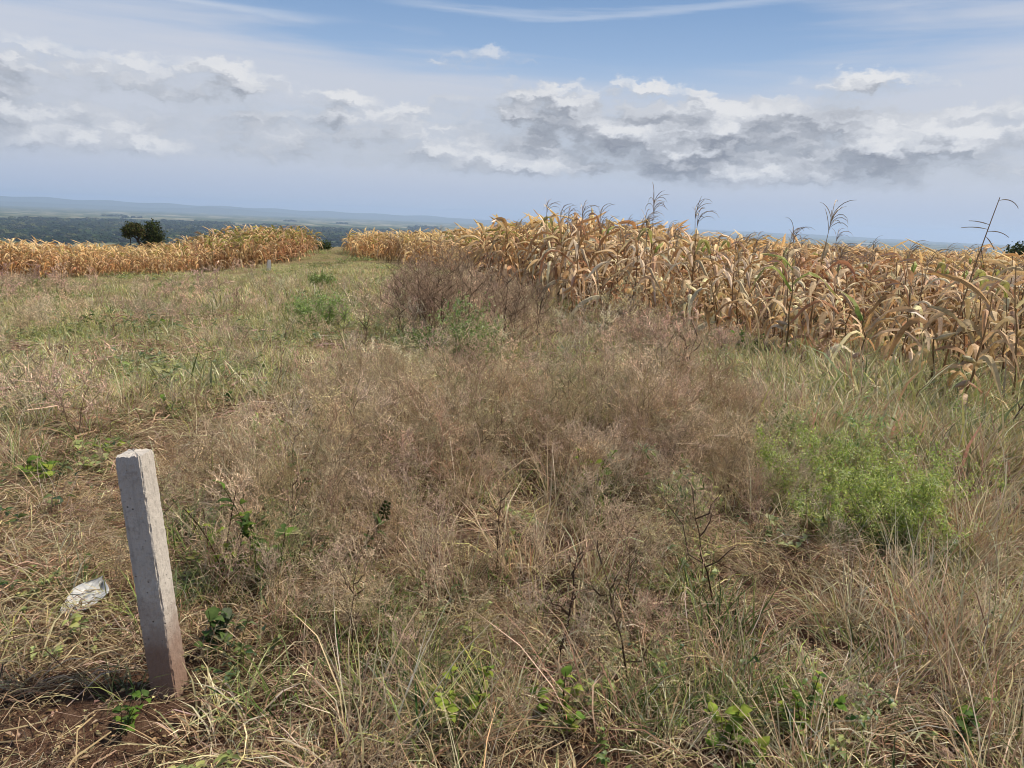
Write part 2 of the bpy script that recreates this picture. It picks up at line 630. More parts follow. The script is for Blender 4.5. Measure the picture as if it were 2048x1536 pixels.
# far ridges on the horizon
def build_hills():
    m, t, o = mat_new('far_hillside')
    geo = t.node('ShaderNodeNewGeometry')
    n = t.noise(geo.outputs['Position'], 0.002, 5, 0.6)
    bs = t.node('ShaderNodeBsdfDiffuse')
    t.put(bs.inputs[0], t.mix(n, (0.04, 0.055, 0.03), (0.11, 0.11, 0.06)))
    t.l.new(bs.outputs[0], o.inputs[0])
    rng = np.random.default_rng(3)
    for (r0, a0, a1, hmax, seed) in ((22000, -46, 4, 250, 1), (19000, -50, -14, 130, 2), (20500, -16, 30, 90, 5)):
        n = 160
        A = np.radians(np.linspace(a0, a1, n))
        u = np.linspace(0, 1, n)
        prof = np.zeros(n)
        for k in range(1, 9):
            prof += np.sin(u * PI * 2 * k * 0.9 + seed * 7.3 * k) / k ** 1.1
        prof = (prof - prof.min()) / (prof.max() - prof.min())
        prof = (0.45 + 0.55 * prof) * np.minimum(1, np.minimum(u, 1 - u) * 5) ** 0.7 * hmax
        rows = []
        for dr, hf in ((-1500, 0), (-800, .35), (-300, .8), (0, 1), (350, .8), (900, .3), (1500, 0)):
            rr = r0 + dr + 120 * np.sin(u * 40 + dr)
            rows.append(np.stack([rr * np.sin(A), rr * np.cos(A), PLAIN - 8 + (prof + 8) * hf * (1 + 0.08 * np.sin(u * 90 + dr))], -1))
        V = np.stack(rows, 0)
        R = V.shape[0]
        k, j = np.meshgrid(np.arange(R - 1), np.arange(n - 1), indexing='ij')
        a = k * n + j
        F = np.stack([a, a + 1, a + 1 + n, a + n], -1).reshape(-1, 4)
        me = bpy.data.meshes.new('hills')
        me.from_pydata(V.reshape(-1, 3).tolist(), [], F.tolist())
        me.materials.append(m)
        me.polygons.foreach_set('use_smooth', np.ones(len(me.polygons), bool))
        ob = bpy.data.objects.new('hills', me)
        COL.objects.link(ob)
        ob['kind'] = 'structure'
        ob['label'] = 'low blue ridge on the far horizon'


build_hills()


# air between here and the horizon
def build_haze():
    m, t, o = mat_new('haze_air')
    pv = t.node('ShaderNodeVolumePrincipled')
    pv.inputs['Color'].default_value = (0.60, 0.75, 1.0, 1)
    pv.inputs['Density'].default_value = 0.000075
    pv.inputs['Density Attribute'].default_value = ''
    pv.inputs['Temperature Attribute'].default_value = ''
    pv.inputs['Color Attribute'].default_value = ''
    pv.inputs['Anisotropy'].default_value = 0.2
    t.l.new(pv.outputs[0], o.inputs['Volume'])
    try:
        m.cycles.homogeneous_volume = True
    except Exception:
        pass
    x0, x1, y0, y1, z0, z1 = -25000, 25000, -25000, 25000, PLAIN - 12, 230
    V = [(x, y, z) for z in (z0, z1) for y in (y0, y1) for x in (x0, x1)]
    F = [(0, 2, 3, 1), (4, 5, 7, 6), (0, 1, 5, 4), (2, 6, 7, 3), (0, 4, 6, 2), (1, 3, 7, 5)]
    me = bpy.data.meshes.new('haze')
    me.from_pydata(V, [], F)
    me.materials.append(m)
    ob = bpy.data.objects.new('haze', me)
    COL.objects.link(ob)
    ob['kind'] = 'stuff'
    ob['label'] = 'pale blue haze filling the air over the plain'


build_haze()

# ------------------------------------------------------------------ scattering of uncountable growth
def tag(o, label, cat=None, group=None, kind=None):
    o['label'] = label
    if cat:
        o['category'] = cat
    if group:
        o['group'] = group
    if kind:
        o['kind'] = kind
    return o


def empty(name, loc, rz=0.0, scale=1.0):
    o = bpy.data.objects.new(name, None)
    COL.objects.link(o)
    o.empty_display_size = 0.1
    o.location = loc
    o.rotation_euler = (0, 0, rz)
    o.scale = (scale, scale, scale) if np.isscalar(scale) else scale
    return o


def scatter(name, protos, pts, idx, rot, scl, label, real=None):
    """one stuff object: prototypes instanced on points by geometry nodes"""
    col = bpy.data.collections.new(name + '_kinds')
    for i, me in enumerate(protos):
        ob = bpy.data.objects.new('%s_kind_%02d' % (name, i), me)
        col.objects.link(ob)
    me = bpy.data.meshes.new(name)
    me.from_pydata(np.asarray(pts, float).tolist(), [], [])
    n = len(pts)
    a = me.attributes.new('idx', 'INT', 'POINT')
    a.data.foreach_set('value', np.asarray(idx, np.int32))
    a = me.attributes.new('rot', 'FLOAT_VECTOR', 'POINT')
    a.data.foreach_set('vector', np.asarray(rot, np.float32).ravel())
    a = me.attributes.new('scl', 'FLOAT_VECTOR', 'POINT')
    scl = np.asarray(scl, np.float32)
    if scl.ndim == 1:
        scl = np.repeat(scl[:, None], 3, 1)
    a.data.foreach_set('vector', scl.ravel())
    o = bpy.data.objects.new(name, me)
    COL.objects.link(o)
    ng = bpy.data.node_groups.new(name + '_scatter', 'GeometryNodeTree')
    ng.interface.new_socket('Geometry', in_out='INPUT', socket_type='NodeSocketGeometry')
    ng.interface.new_socket('Geometry', in_out='OUTPUT', socket_type='NodeSocketGeometry')
    gi = ng.nodes.new('NodeGroupInput')
    go = ng.nodes.new('NodeGroupOutput')
    ci = ng.nodes.new('GeometryNodeCollectionInfo')
    ci.inputs['Collection'].default_value = col
    ci.inputs['Separate Children'].default_value = True
    ci.inputs['Reset Children'].default_value = True
    ip = ng.nodes.new('GeometryNodeInstanceOnPoints')
    ng.links.new(gi.outputs[0], ip.inputs['Points'])
    ng.links.new(ci.outputs[0], ip.inputs['Instance'])
    ip.inputs['Pick Instance'].default_value = True
    for nm, ty, sock in (('idx', 'INT', 'Instance Index'), ('rot', 'FLOAT_VECTOR', 'Rotation'), ('scl', 'FLOAT_VECTOR', 'Scale')):
        na = ng.nodes.new('GeometryNodeInputNamedAttribute')
        na.data_type = ty
        na.inputs[0].default_value = nm
        ng.links.new(na.outputs[0], ip.inputs[sock])
    if real is None:
        ng.links.new(ip.outputs[0], go.inputs[0])
    else:
        near = bpy.data.objects.new(name + '_near', real)
        oi = ng.nodes.new('GeometryNodeObjectInfo')
        oi.inputs['Object'].default_value = near
        jn = ng.nodes.new('GeometryNodeJoinGeometry')
        ng.links.new(ip.outputs[0], jn.inputs[0])
        ng.links.new(oi.outputs['Geometry'], jn.inputs[0])
        ng.links.new(jn.outputs[0], go.inputs[0])
    md = o.modifiers.new('scatter', 'NODES')
    md.node_group = ng
    tag(o, label, kind='stuff')
    return o


# natural colours (linear)
STRAW = (0.54, 0.435, 0.25)
PALE = (0.66, 0.57, 0.38)
TAN = (0.42, 0.28, 0.16)
PINK = (0.70, 0.515, 0.36)
ROSE = (0.52, 0.35, 0.235)
BROWN = (0.135, 0.075, 0.046)
DARK = (0.045, 0.030, 0.022)
GREEN = (0.16, 0.195, 0.058)
LIME = (0.36, 0.375, 0.115)
SAGE = (0.28, 0.31, 0.145)
DEEP = (0.045, 0.085, 0.025)
YGREEN = (0.40, 0.40, 0.14)


def p_straw(seed, n=44, L=(.10, .27), w=.0038, cols=(STRAW, PALE, TAN, YGREEN), wt=(4, 3, 3, 1.2), rad=.10, th=(.1, .9), bend=(.3, 1.9)):
    r = np.random.default_rng(seed)
    mb = MB()
    P, S = blade_paths(n, r, rad, L, th, bend, 3)
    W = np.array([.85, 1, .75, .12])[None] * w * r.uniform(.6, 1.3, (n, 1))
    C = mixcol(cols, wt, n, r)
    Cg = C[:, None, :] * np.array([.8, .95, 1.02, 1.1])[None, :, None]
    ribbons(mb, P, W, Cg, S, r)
    return mb


def p_mat(seed, n=70, L=(.05, .20), w=.0026, cols=((.40, .275, .17), STRAW, (.37, .235, .16), (.52, .38, .26), (.17, .095, .06)), wt=(4, .9, 3.2, 1.6, 3.0), rad=.15, az=None):
    """flattened dead stalks lying over each other"""
    r = np.random.default_rng(seed)
    mb = MB()
    rr = rad * np.sqrt(r.random(n))
    aa = r.random(n) * 2 * PI
    da = (r.random() * 2 * PI if az is None else az) + r.normal(size=n) * 0.75
    L_ = r.uniform(*L, n)
    t = np.linspace(-.5, .5, 3)
    z = r.uniform(.006, .06, n)
    cur = r.normal(size=n) * .35
    P = np.zeros((n, 3, 3))
    P[..., 0] = (rr * np.cos(aa))[:, None] + np.cos(da)[:, None] * L_[:, None] * t - np.sin(da)[:, None] * (cur * L_)[:, None] * (t * t)
    P[..., 1] = (rr * np.sin(aa))[:, None] + np.sin(da)[:, None] * L_[:, None] * t + np.cos(da)[:, None] * (cur * L_)[:, None] * (t * t)
    P[..., 2] = np.maximum(z[:, None] + r.normal(size=n)[:, None] * .12 * L_[:, None] * t + .03 * (r.random((n, 1))) * (1 - 4 * t * t), .003)
    S = np.stack([-np.sin(da), np.cos(da), r.normal(size=n) * .8], 1)
    C = mixcol(cols, wt, n, r, .22)
    ribbons(mb, P, np.array([.8, 1, .5])[None] * w * r.uniform(.5, 1.3, (n, 1)), C[:, None, :], unit(S), r)
    return mb


def twig_plant(mb, r, H=.6, nb=9, sub=6, fin=4, spread=.55, stem_r=.0033, cs=(.085, .05, .033), ct=PINK, cf=PINK, wf=.0020, bits=True, lean=.12, mi_f=0, start=.25, bitsize=.0085):
    """fine branching dead weed"""
    K = 7
    t = np.linspace(0, 1, K)
    la = r.random() * 2 * PI
    stem = np.stack([H * lean * np.cos(la) * t ** 1.5, H * lean * np.sin(la) * t ** 1.5, H * t], 1)
    stem[1:] += r.normal(size=(K - 1, 3)) * H * .012
    cs, ct, cf = map(np.asarray, (cs, ct, cf))
    tube(mb, stem, stem_r * (1 - .75 * t), cs[None] * (1 - t[:, None]) + (.5 * cs + .5 * ct)[None] * t[:, None], 3, cap=False)
    B1, D1, L1 = [], [], []
    for k in range(nb):
        u = start + (1 - start) * (k + r.random()) / nb
        i = min(int(u * (K - 1)), K - 2)
        f = u * (K - 1) - i
        p = stem[i] * (1 - f) + stem[i + 1] * f
        a = k * 2.4 + r.normal() * .4
        th = r.uniform(.55, 1.2)
        B1.append(p)
        D1.append((math.cos(a) * math.sin(th), math.sin(a) * math.sin(th), math.cos(th)))
        L1.append(H * spread * r.uniform(.6, 1.1) * (1.15 - .7 * u))
    B1, D1, L1 = np.array(B1), np.array(D1), np.array(L1)

    def branch(B, D, L, K=4, up=.12, wob=.22):
        n = len(B)
        tt = np.linspace(0, 1, K)[None, :, None]
        P = B[:, None] + D[:, None] * L[:, None, None] * tt
        P[..., 2] += (L[:, None] * up) * (tt[..., 0] ** 2)
        P[:, 1:] += r.normal(size=(n, K - 1, 3)) * (L * wob * .35)[:, None, None]
        return P

    P1 = branch(B1, D1, L1)
    ribbons(mb, P1, np.array([1, .85, .65, .4])[None] * stem_r * 1.25, (cs * .6 + ct * .4), None, r)
    ribbons(mb, P1, np.array([1, .85, .65, .4])[None] * stem_r * 1.25, (cs * .6 + ct * .4), None, r)

    def sub_from(P, L, n, th=(.35, .9), ls=(.35, .7)):
        N, K, _ = P.shape
        u = r.uniform(.2, 1, (N, n)) * (K - 1.001)
        i = u.astype(int)
        f = (u - i)[..., None]
        b = P[np.arange(N)[:, None], i] * (1 - f) + P[np.arange(N)[:, None], i + 1] * f
        d0 = unit(P[:, -1] - P[:, 0])[:, None]
        d = unit(d0 * .62 + r.normal(size=(N, n, 3)) * .62 + np.array([0, 0, .10]))
        l = L[:, None] * r.uniform(*ls, (N, n))
        return b.reshape(-1, 3), d.reshape(-1, 3), l.ravel()

    B2, D2, L2 = sub_from(P1, L1, sub)
    P2 = branch(B2, D2, L2, 3)
    ribbons(mb, P2, np.array([1, .8, .5])[None] * wf * 1.25, ct[None, None] * np.exp(r.normal(size=(len(P2), 1, 1)) * .2), None, r)
    B3, D3, L3 = sub_from(P2, L2, fin)
    P3 = branch(B3, D3, np.maximum(L3, .015), 2)
    ribbons(mb, P3, np.array([1, .6])[None] * wf, cf[None, None] * np.exp(r.normal(size=(len(P3), 1, 1)) * .22), None, r)
    if bits:
        tips = P3[:, -1]
        D = unit(r.normal(size=(len(tips), 3)))
        l = bitsize * r.uniform(.6, 1.5, len(tips))
        ribbons(mb, np.stack([tips, tips + D * l[:, None]], 1), np.array([[.6, .5]]) * bitsize * .55, cf[None, None] * 1.12 * np.exp(r.normal(size=(len(tips), 1, 1)) * .25), None, r, mi_f)
    return stem, P1, P2, P3


def p_twig(seed, **k):
    r = np.random.default_rng(seed)
    mb = MB()
    twig_plant(mb, r, **k)
    return mb


def p_grass(seed, n=40, L=(.10, .26), w=.0045, cols=(GREEN, LIME, SAGE, DEEP), wt=(3, 2, 2, 1.5)):
    r = np.random.default_rng(seed)
    mb = MB()
    P, S = blade_paths(n, r, .08, L, (.05, .7), (.2, 1.5), 3)
    W = np.array([.8, 1, .75, .1])[None] * w * r.uniform(.6, 1.3, (n, 1))
    ribbons(mb, P, W, mixcol(cols, wt, n, r)[:, None, :], S, r)
    return mb


def p_herb(seed, n=60, H=.16, rad=.11, ll=.028, cols=(GREEN, LIME, DEEP), wt=(3, 2, 1.5)):
    """low leafy herb with small pointed leaves on thin stems"""
    r = np.random.default_rng(seed)
    mb = MB()
    ns = max(4, n // 8)
    P, S = blade_paths(ns, r, rad * .5, (H * .6, H * 1.25), (.1, .8), (.1, .7))
    ribbons(mb, P, .0022, np.array(GREEN) * .8, S, r)
    k = r.integers(0, ns, n)
    u = r.uniform(.25, 1, n) * 3.999
    i = u.astype(int)
    f = (u - i)[:, None]
    B = P[k, i] * (1 - f) + P[k, i + 1] * f
    a = r.random(n) * 2 * PI
    D = np.stack([np.cos(a), np.sin(a), r.uniform(-.25, .6, n)], 1)
    Nn = unit(np.stack([r.normal(size=n) * .35, r.normal(size=n) * .35, np.ones(n)], 1))
    l = ll * r.uniform(.6, 1.3, n)
    leaves(mb, B, D, Nn, l, l * .5, mixcol(cols, wt, n, r))
    return mb


def p_feather(seed, H=.5, cols=(SAGE, LIME, GREEN), wt=(2, 2, 2), nl=320, ns=9, tipflower=True):
    """airy green weed: many thin stems, tiny narrow leaves, pinhead flowers"""
    r = np.random.default_rng(seed)
    mb = MB()
    for _ in range(ns):
        twig_plant(mb, r, H * r.uniform(.7, 1.1), 5, 3, 2, .45, .0018, np.array(SAGE) * .8, np.array(LIME), np.array(SAGE) * 1.25, .0019, True, .55, bitsize=.008)
    v = np.concatenate(mb.v)
    b = v[r.integers(0, len(v), nl)]
    D = unit(r.normal(size=(nl, 3)) + np.array([0, 0, .4]))
    l = r.uniform(.02, .045, nl)
    leaves(mb, b, D, unit(r.normal(size=(nl, 3)) * .6 + np.array([0, 0, 1.])), l, l * .28, mixcol(cols, wt, nl, r))
    return mb


def p_litter(seed, n=26):
    """dead leaf scraps and broken stalk bits on the soil"""
    r = np.random.default_rng(seed)
    mb = MB()
    rr = .2 * np.sqrt(r.random(n))
    aa = r.random(n) * 2 * PI
    B = np.stack([rr * np.cos(aa), rr * np.sin(aa), r.uniform(.004, .02, n)], 1)
    a = r.random(n) * 2 * PI
    D = np.stack([np.cos(a), np.sin(a), r.normal(size=n) * .25], 1)
    l = r.uniform(.008, .026, n)
    leaves(mb, B, D, unit(r.normal(size=(n, 3)) * .4 + np.array([0, 0, 1.])), l, l * .4, mixcol((TAN, BROWN, ROSE, STRAW), (3, 2, 2, 1), n, r, .25))
    return mb


# prototypes
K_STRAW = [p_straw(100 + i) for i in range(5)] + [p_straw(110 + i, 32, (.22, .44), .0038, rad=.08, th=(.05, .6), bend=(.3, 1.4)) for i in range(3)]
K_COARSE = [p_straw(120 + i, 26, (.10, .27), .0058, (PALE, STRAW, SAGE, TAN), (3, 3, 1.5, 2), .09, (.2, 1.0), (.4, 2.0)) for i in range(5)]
K_MAT = [p_mat(130 + i, 60) for i in range(6)]
K_TWIG = [p_twig(140 + i, H=.50, nb=8, sub=5, fin=5) for i in range(5)] + [p_twig(150 + i, H=.5, nb=8, sub=5, fin=4, cs=ROSE, ct=ROSE, cf=TAN) for i in range(3)] \
    + [p_twig(155 + i, H=.5, nb=8, sub=5, fin=4, cs=BROWN, ct=STRAW, cf=STRAW) for i in range(3)]
K_GREEN = [p_grass(160 + i, 36) for i in range(4)]
K_HERB = [p_herb(170 + i, 44) for i in range(3)] + [p_herb(180 + i, 40, .16, .12, .034, (GREEN, LIME, YGREEN), (2, 3, 2)) for i in range(2)]
K_FEATH = [p_feather(190 + i, .42, ns=5, nl=230) for i in range(3)]
K_LITTER = [p_litter(200 + i) for i in range(3)]
# kinds for the middle distance and beyond: fewer, wider blades
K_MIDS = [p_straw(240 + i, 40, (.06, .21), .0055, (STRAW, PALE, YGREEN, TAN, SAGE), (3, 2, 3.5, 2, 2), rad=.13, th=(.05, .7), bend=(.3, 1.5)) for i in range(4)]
K_MIDM = [p_mat(245 + i, 34, (.10, .32), .0065) for i in range(4)]
K_MIDT = [p_twig(250 + i, H=.42, nb=7, sub=4, fin=4, wf=.0042, stem_r=.0036, bitsize=.011, ct=c_, cf=c_) for i, c_ in enumerate((PINK, PINK, (.60, .42, .30), STRAW, PALE))]
K_MIDG = [p_grass(255 + i, 34, (.08, .2), .006, (LIME, YGREEN, SAGE, GREEN), (3, 4, 2, 1)) for i in range(3)] + [p_herb(258 + i, 34, .17, .16, .04, (LIME, YGREEN, GREEN, SAGE), (2, 3, 2, 2)) for i in range(3)]
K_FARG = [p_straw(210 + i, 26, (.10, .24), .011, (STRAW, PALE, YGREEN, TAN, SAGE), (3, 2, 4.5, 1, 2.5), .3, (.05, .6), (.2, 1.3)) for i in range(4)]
K_FART = [p_twig(220 + i, H=.48, nb=6, sub=4, fin=3, wf=.008, stem_r=.005, spread=.5, bitsize=.02) for i in range(4)]
K_FARH = [p_herb(230 + i, 26, .24, .3, .09, (LIME, YGREEN, GREEN, SAGE), (2, 3, 2, 2)) for i in range(3)]


def placed(src, pts, idx, rot, scl, var, rng):
    """prototypes copied to points as one body of vertices, faces and colours"""
    VV, CC, F3, F4, n0 = [], [], [], [], 0
    for k, mb in enumerate(src):
        q = np.nonzero(idx == k)[0]
        if len(q) == 0:
            continue
        v = np.concatenate(mb.v)
        c = np.concatenate(mb.c)
        nv = len(v)
        cz, sz = np.cos(rot[q, 2]), np.sin(rot[q, 2])
        p = v[None] * scl[q][:, None, :]
        x = p[..., 0] * cz[:, None] - p[..., 1] * sz[:, None]
        y = p[..., 0] * sz[:, None] + p[..., 1] * cz[:, None]
        z = p[..., 2]
        x = x + z * rot[q, 1][:, None]
        y = y - z * rot[q, 0][:, None]
        VV.append((np.stack([x, y, z], -1) + pts[q][:, None]).reshape(-1, 3))
        cc = c[None] * np.exp(rng.normal(size=(len(q), 1, 1)) * var) * np.exp(rng.normal(size=(len(q), 1, 3)) * var * .25)
        CC.append(cc.reshape(-1, 3))
        f3 = [f for f in mb.f if f.shape[1] == 3]
        f4 = [f for f in mb.f if f.shape[1] == 4]
        off = n0 + np.arange(len(q))[:, None, None] * nv
        if f3:
            F3.append((np.concatenate(f3)[None] + off).reshape(-1, 3))
        if f4:
            F4.append((np.concatenate(f4)[None] + off).reshape(-1, 4))
        n0 += nv * len(q)
    return VV, CC, F3, F4, n0


def fast_mesh(name, V, C, F3, F4, mats, mi3=None, mi4=None):
    me = bpy.data.meshes.new(name)
    V = np.concatenate(V).astype(np.float32)
    C = np.concatenate(C)
    F3 = np.concatenate(F3) if F3 else np.zeros((0, 3), int)
    F4 = np.concatenate(F4) if F4 else np.zeros((0, 4), int)
    me.vertices.add(len(V))
    me.vertices.foreach_set('co', V.ravel())
    lo = np.concatenate([F3.ravel(), F4.ravel()]).astype(np.int32)
    me.loops.add(len(lo))
    me.loops.foreach_set('vertex_index', lo)
    st = np.concatenate([np.arange(len(F3)) * 3, len(F3) * 3 + np.arange(len(F4)) * 4]).astype(np.int32)
    me.polygons.add(len(st))
    me.polygons.foreach_set('loop_start', st)
    me.update(calc_edges=True)
    at = me.color_attributes.new('Col', 'FLOAT_COLOR', 'POINT')
    at.data.foreach_set('color', np.concatenate([C, np.ones((len(C), 1))], 1).astype(np.float32).ravel())
    for m_ in mats:
        me.materials.append(m_)
    if mi3 is not None:
        me.polygons.foreach_set('material_index', np.concatenate(mi3 + mi4).astype(np.int32))
    return me


def patch(src, n, rad, size=1.0, seed=0, var=.16, tilt=.1, mat=None, zs=1.0):
    """a piece of meadow: n prototypes strewn over a soft-edged disc"""
    rng = np.random.default_rng(seed)
    r_ = rad * rng.random(n) ** .6
    a_ = rng.random(n) * 2 * PI
    pts = np.stack([r_ * np.cos(a_), r_ * np.sin(a_), np.zeros(n)], 1)
    rot = np.stack([rng.normal(size=n) * tilt, rng.normal(size=n) * tilt, rng.random(n) * 2 * PI], 1)
    s = np.repeat((size * np.exp(rng.normal(size=n) * .22))[:, None], 3, 1)
    s[:, 2] *= zs
    V, C, F3, F4, _ = placed(src, pts, rng.integers(0, len(src), n), rot, s, var, rng)
    return fast_mesh('patch', V, C, F3, F4, [mat])


P_MIDS = [patch(K_MIDS, 44, .62, seed=300 + i, mat=M_GRASS) for i in range(4)]
P_MIDM = [patch(K_MIDM, 26, .70, seed=310 + i, mat=M_GRASS) for i in range(4)]
P_MIDT = [patch(K_MIDT, 13, .60, seed=320 + i, mat=M_DRY) for i in range(5)]
P_MIDG = [patch(K_MIDG, 26, .50, seed=330 + i, mat=M_LEAF) for i in range(4)]
P_FARG = [patch(K_FARG, 46, 1.7, seed=340 + i, mat=M_GRASS) for i in range(4)]
P_FART = [patch(K_FART, 16, 1.6, seed=350 + i, mat=M_DRY) for i in range(4)]
P_FARH = [patch(K_FARH, 26, 1.3, seed=360 + i, mat=M_LEAF) for i in range(4)]


# ------------------------------------------------------------------ field edges (as the photograph shows them)
def world_line(pix):
    return np.array([ground(*p)[:2] for p in pix])


E_RIGHT = world_line([(2330, 955), (2150, 872), (1985, 820), (1850, 785), (1700, 764), (1590, 744), (1400, 712), (1200, 668), (1095, 622), (1040, 576), (900, 548), (800, 533), (716, 523)])
E_LEFT = world_line([(-500, 588), (-200, 572), (0, 561), (300, 553), (500, 540), (580, 527), (606, 508)])


def az_r(line):
    a = np.arctan2(line[:, 0], line[:, 1])
    r = np.hypot(line[:, 0], line[:, 1])
    o = np.argsort(a)
    return a[o], r[o]


AR, RR = az_r(E_RIGHT)
AL, RL = az_r(E_LEFT)


def corn_edge(a):
    """distance at which the crop begins in direction a (inf where none does)"""
    e = np.where(a >= AR[0], np.interp(a, AR, RR), np.where(a <= AL[-1], np.interp(a, AL, RL), 1e9))
    return e


def blob(px, py, rx, ry):
    """a soft patch on the ground around what the photograph shows at this pixel"""
    c = ground(px, py)
    dist = np.linalg.norm(c - np.array([0, 0, CAM_H]))
    sx_ = rx * dist / FPX
    a, b = ground(px, py - ry), ground(px, py + ry)
    sy_ = 0.5 * np.linalg.norm(a[:2] - b[:2]) if a is not None and b is not None else ry * dist / FPX
    u = c[:2] / np.linalg.norm(c[:2])
    return (c[0], c[1], u[0], u[1], sx_, sy_)


def field(blobs, x, y):
    out = np.zeros_like(x)
    for (cx, cy_, ux, uy, sx_, sy_), wt in blobs:
        ddx, ddy = x - cx, y - cy_
        al = ddx * ux + ddy * uy
        ac = ddx * uy - ddy * ux
        out = np.maximum(out, wt * np.exp(-((ac / sx_) ** 2 + (al / sy_) ** 2)))
    return out


def vnoise(x, y, s, seed):
    """smooth value noise"""
    r = np.random.default_rng(seed)
    g = r.random((64, 64))
    u, v = x / s + 200, y / s + 200
    i, j = np.floor(u).astype(int), np.floor(v).astype(int)
    fu, fv = u - i, v - j
    fu, fv = fu * fu * (3 - 2 * fu), fv * fv * (3 - 2 * fv)
    q = lambda a, b: g[a % 64, b % 64]
    return (q(i, j) * (1 - fu) * (1 - fv) + q(i + 1, j) * fu * (1 - fv) + q(i, j + 1) * (1 - fu) * fv + q(i + 1, j + 1) * fu * fv)


B = lambda *a: (blob(*a[:4]), a[4] if len(a) > 4 else 1.0)
F_TWIG = [B(1000, 1180, 420, 130), B(1000, 900, 330, 110), B(1300, 900, 230, 120), B(1230, 700, 200, 60), B(930, 650, 140, 70, 1.0), B(760, 820, 130, 60, .8),
          B(640, 1000, 170, 70, .7), B(1450, 1000, 150, 70, .9), B(1150, 1350, 330, 70, .8), B(560, 1180, 150, 90, .5), B(1560, 740, 80, 40, .3),
          B(380, 640, 160, 18, .5), B(60, 660, 120, 20, .5), B(720, 600, 120, 24, .5), B(300, 700, 300, 30, .2), B(1750, 800, 300, 50, .10)]
F_STRAW = [B(1800, 870, 380, 110, 1.2), B(1960, 1080, 120, 110, 1.2), B(1900, 1350, 220, 120, 1.0), B(1500, 1400, 350, 90, .8), B(900, 1450, 420, 60, .7), B(680, 780, 130, 50, .9),
           B(560, 690, 350, 60, .7), B(1480, 800, 120, 60, .8), B(250, 1450, 200, 60, .08), B(160, 880, 180, 50, .4), B(640, 900, 150, 50, .5), B(1000, 1000, 500, 200, .12), B(2000, 1250, 90, 100, .9)]
F_MAT = [B(250, 780, 420, 130), B(200, 1050, 330, 150), B(420, 940, 260, 60), B(1600, 1150, 220, 80, 1.3), B(1850, 1250, 180, 70, .8), B(120, 1300, 250, 120, .9), B(1000, 1100, 600, 300, .12), B(480, 1330, 140, 100, .3)]
F_GREEN = [B(940, 720, 100, 45), B(640, 650, 60, 40), B(1700, 1000, 160, 60), B(1750, 1100, 160, 40), B(60, 940, 90, 35, .8), B(200, 905, 60, 25, .8), B(400, 760, 110, 30, .8), B(530, 610, 160, 12, .9),
           B(300, 620, 260, 30, .8), B(150, 600, 300, 16, .8), B(450, 660, 200, 24, .7), B(580, 720, 120, 30, .7), B(440, 1060, 130, 80, .9), B(430, 1300, 110, 70, .8), B(930, 1460, 130, 60, 1.0), B(1600, 1460, 220, 60, 1.0), B(1250, 1350, 120, 60, .5),
           B(1900, 880, 120, 50, .25), B(1640, 830, 110, 40, .3), B(820, 700, 80, 30, .7), B(1340, 1180, 90, 50, .6), B(620, 1090, 80, 50, .6), B(1180, 980, 60, 30, .5), B(120, 1180, 40, 30, .4), B(1960, 790, 100, 30, .3), B(1000, 1400, 600, 90, .5), B(1400, 1300, 200, 70, .5), B(700, 1280, 200, 80, .5), B(1700, 880, 300, 60, .2)]
F_TALL = [B(1800, 850, 380, 90), B(1960, 1080, 120, 110, .8), B(1500, 830, 160, 60, .7)]
F_FEATH = [B(1700, 960, 130, 60), B(1900, 840, 130, 40, .7), B(1620, 800, 140, 40, .7), B(1170, 960, 60, 40, .5), B(930, 740, 130, 40, .6), B(650, 640, 70, 40, .8), B(600, 960, 70, 50, .5), B(1320, 1140, 90, 50, .5), B(1500, 930, 80, 40, .4)]
F_BARE = [B(1640, 1300, 80, 45), B(240, 1470, 160, 50, .7), B(90, 1450, 260, 90, .8), B(1830, 1190, 60, 20, .8), B(560, 1480, 160, 40, .5), B(1100, 1330, 120, 30, .5)]


def sample(n, r0, r1, amax=0.86, p=1.0):
    """random field points, density falling with distance as r**-p"""
    u = RNG.random(n)
    q = 2 - p
    r = (r0 ** q + u * (r1 ** q - r0 ** q)) ** (1 / q)
    a = RNG.uniform(-amax, amax, n)
    return r * np.sin(a), r * np.cos(a), r, a


POST_XY = ground(338, 1392)[:2]


def grow(protos, n, r0, r1, prob, size, tilt=.12, p=1.0, zs=None):
    x, y, r, a = sample(n, r0, r1, p=p)
    pr = prob(x, y, r, a)
    keep = RNG.random(n) < pr
    e = corn_edge(a)
    keep &= (r < e + 0.4) | (RNG.random(n) < .30)
    keep &= np.hypot(x - POST_XY[0], y - POST_XY[1]) > .07
    x, y, r, a = x[keep], y[keep], r[keep], a[keep]
    m = len(x)
    rot = np.stack([RNG.normal(size=m) * tilt, RNG.normal(size=m) * tilt, RNG.random(m) * 2 * PI], 1)
    s = size(x, y, r) * np.exp(RNG.normal(size=m) * .2)
    S = np.repeat(s[:, None], 3, 1)
    if zs is not None:
        S[:, 2] *= zs(x, y, r)
    return np.stack([x, y, terrain(x, y)], 1), RNG.integers(0, len(protos), m), rot, S


NAME_TRIS = {}


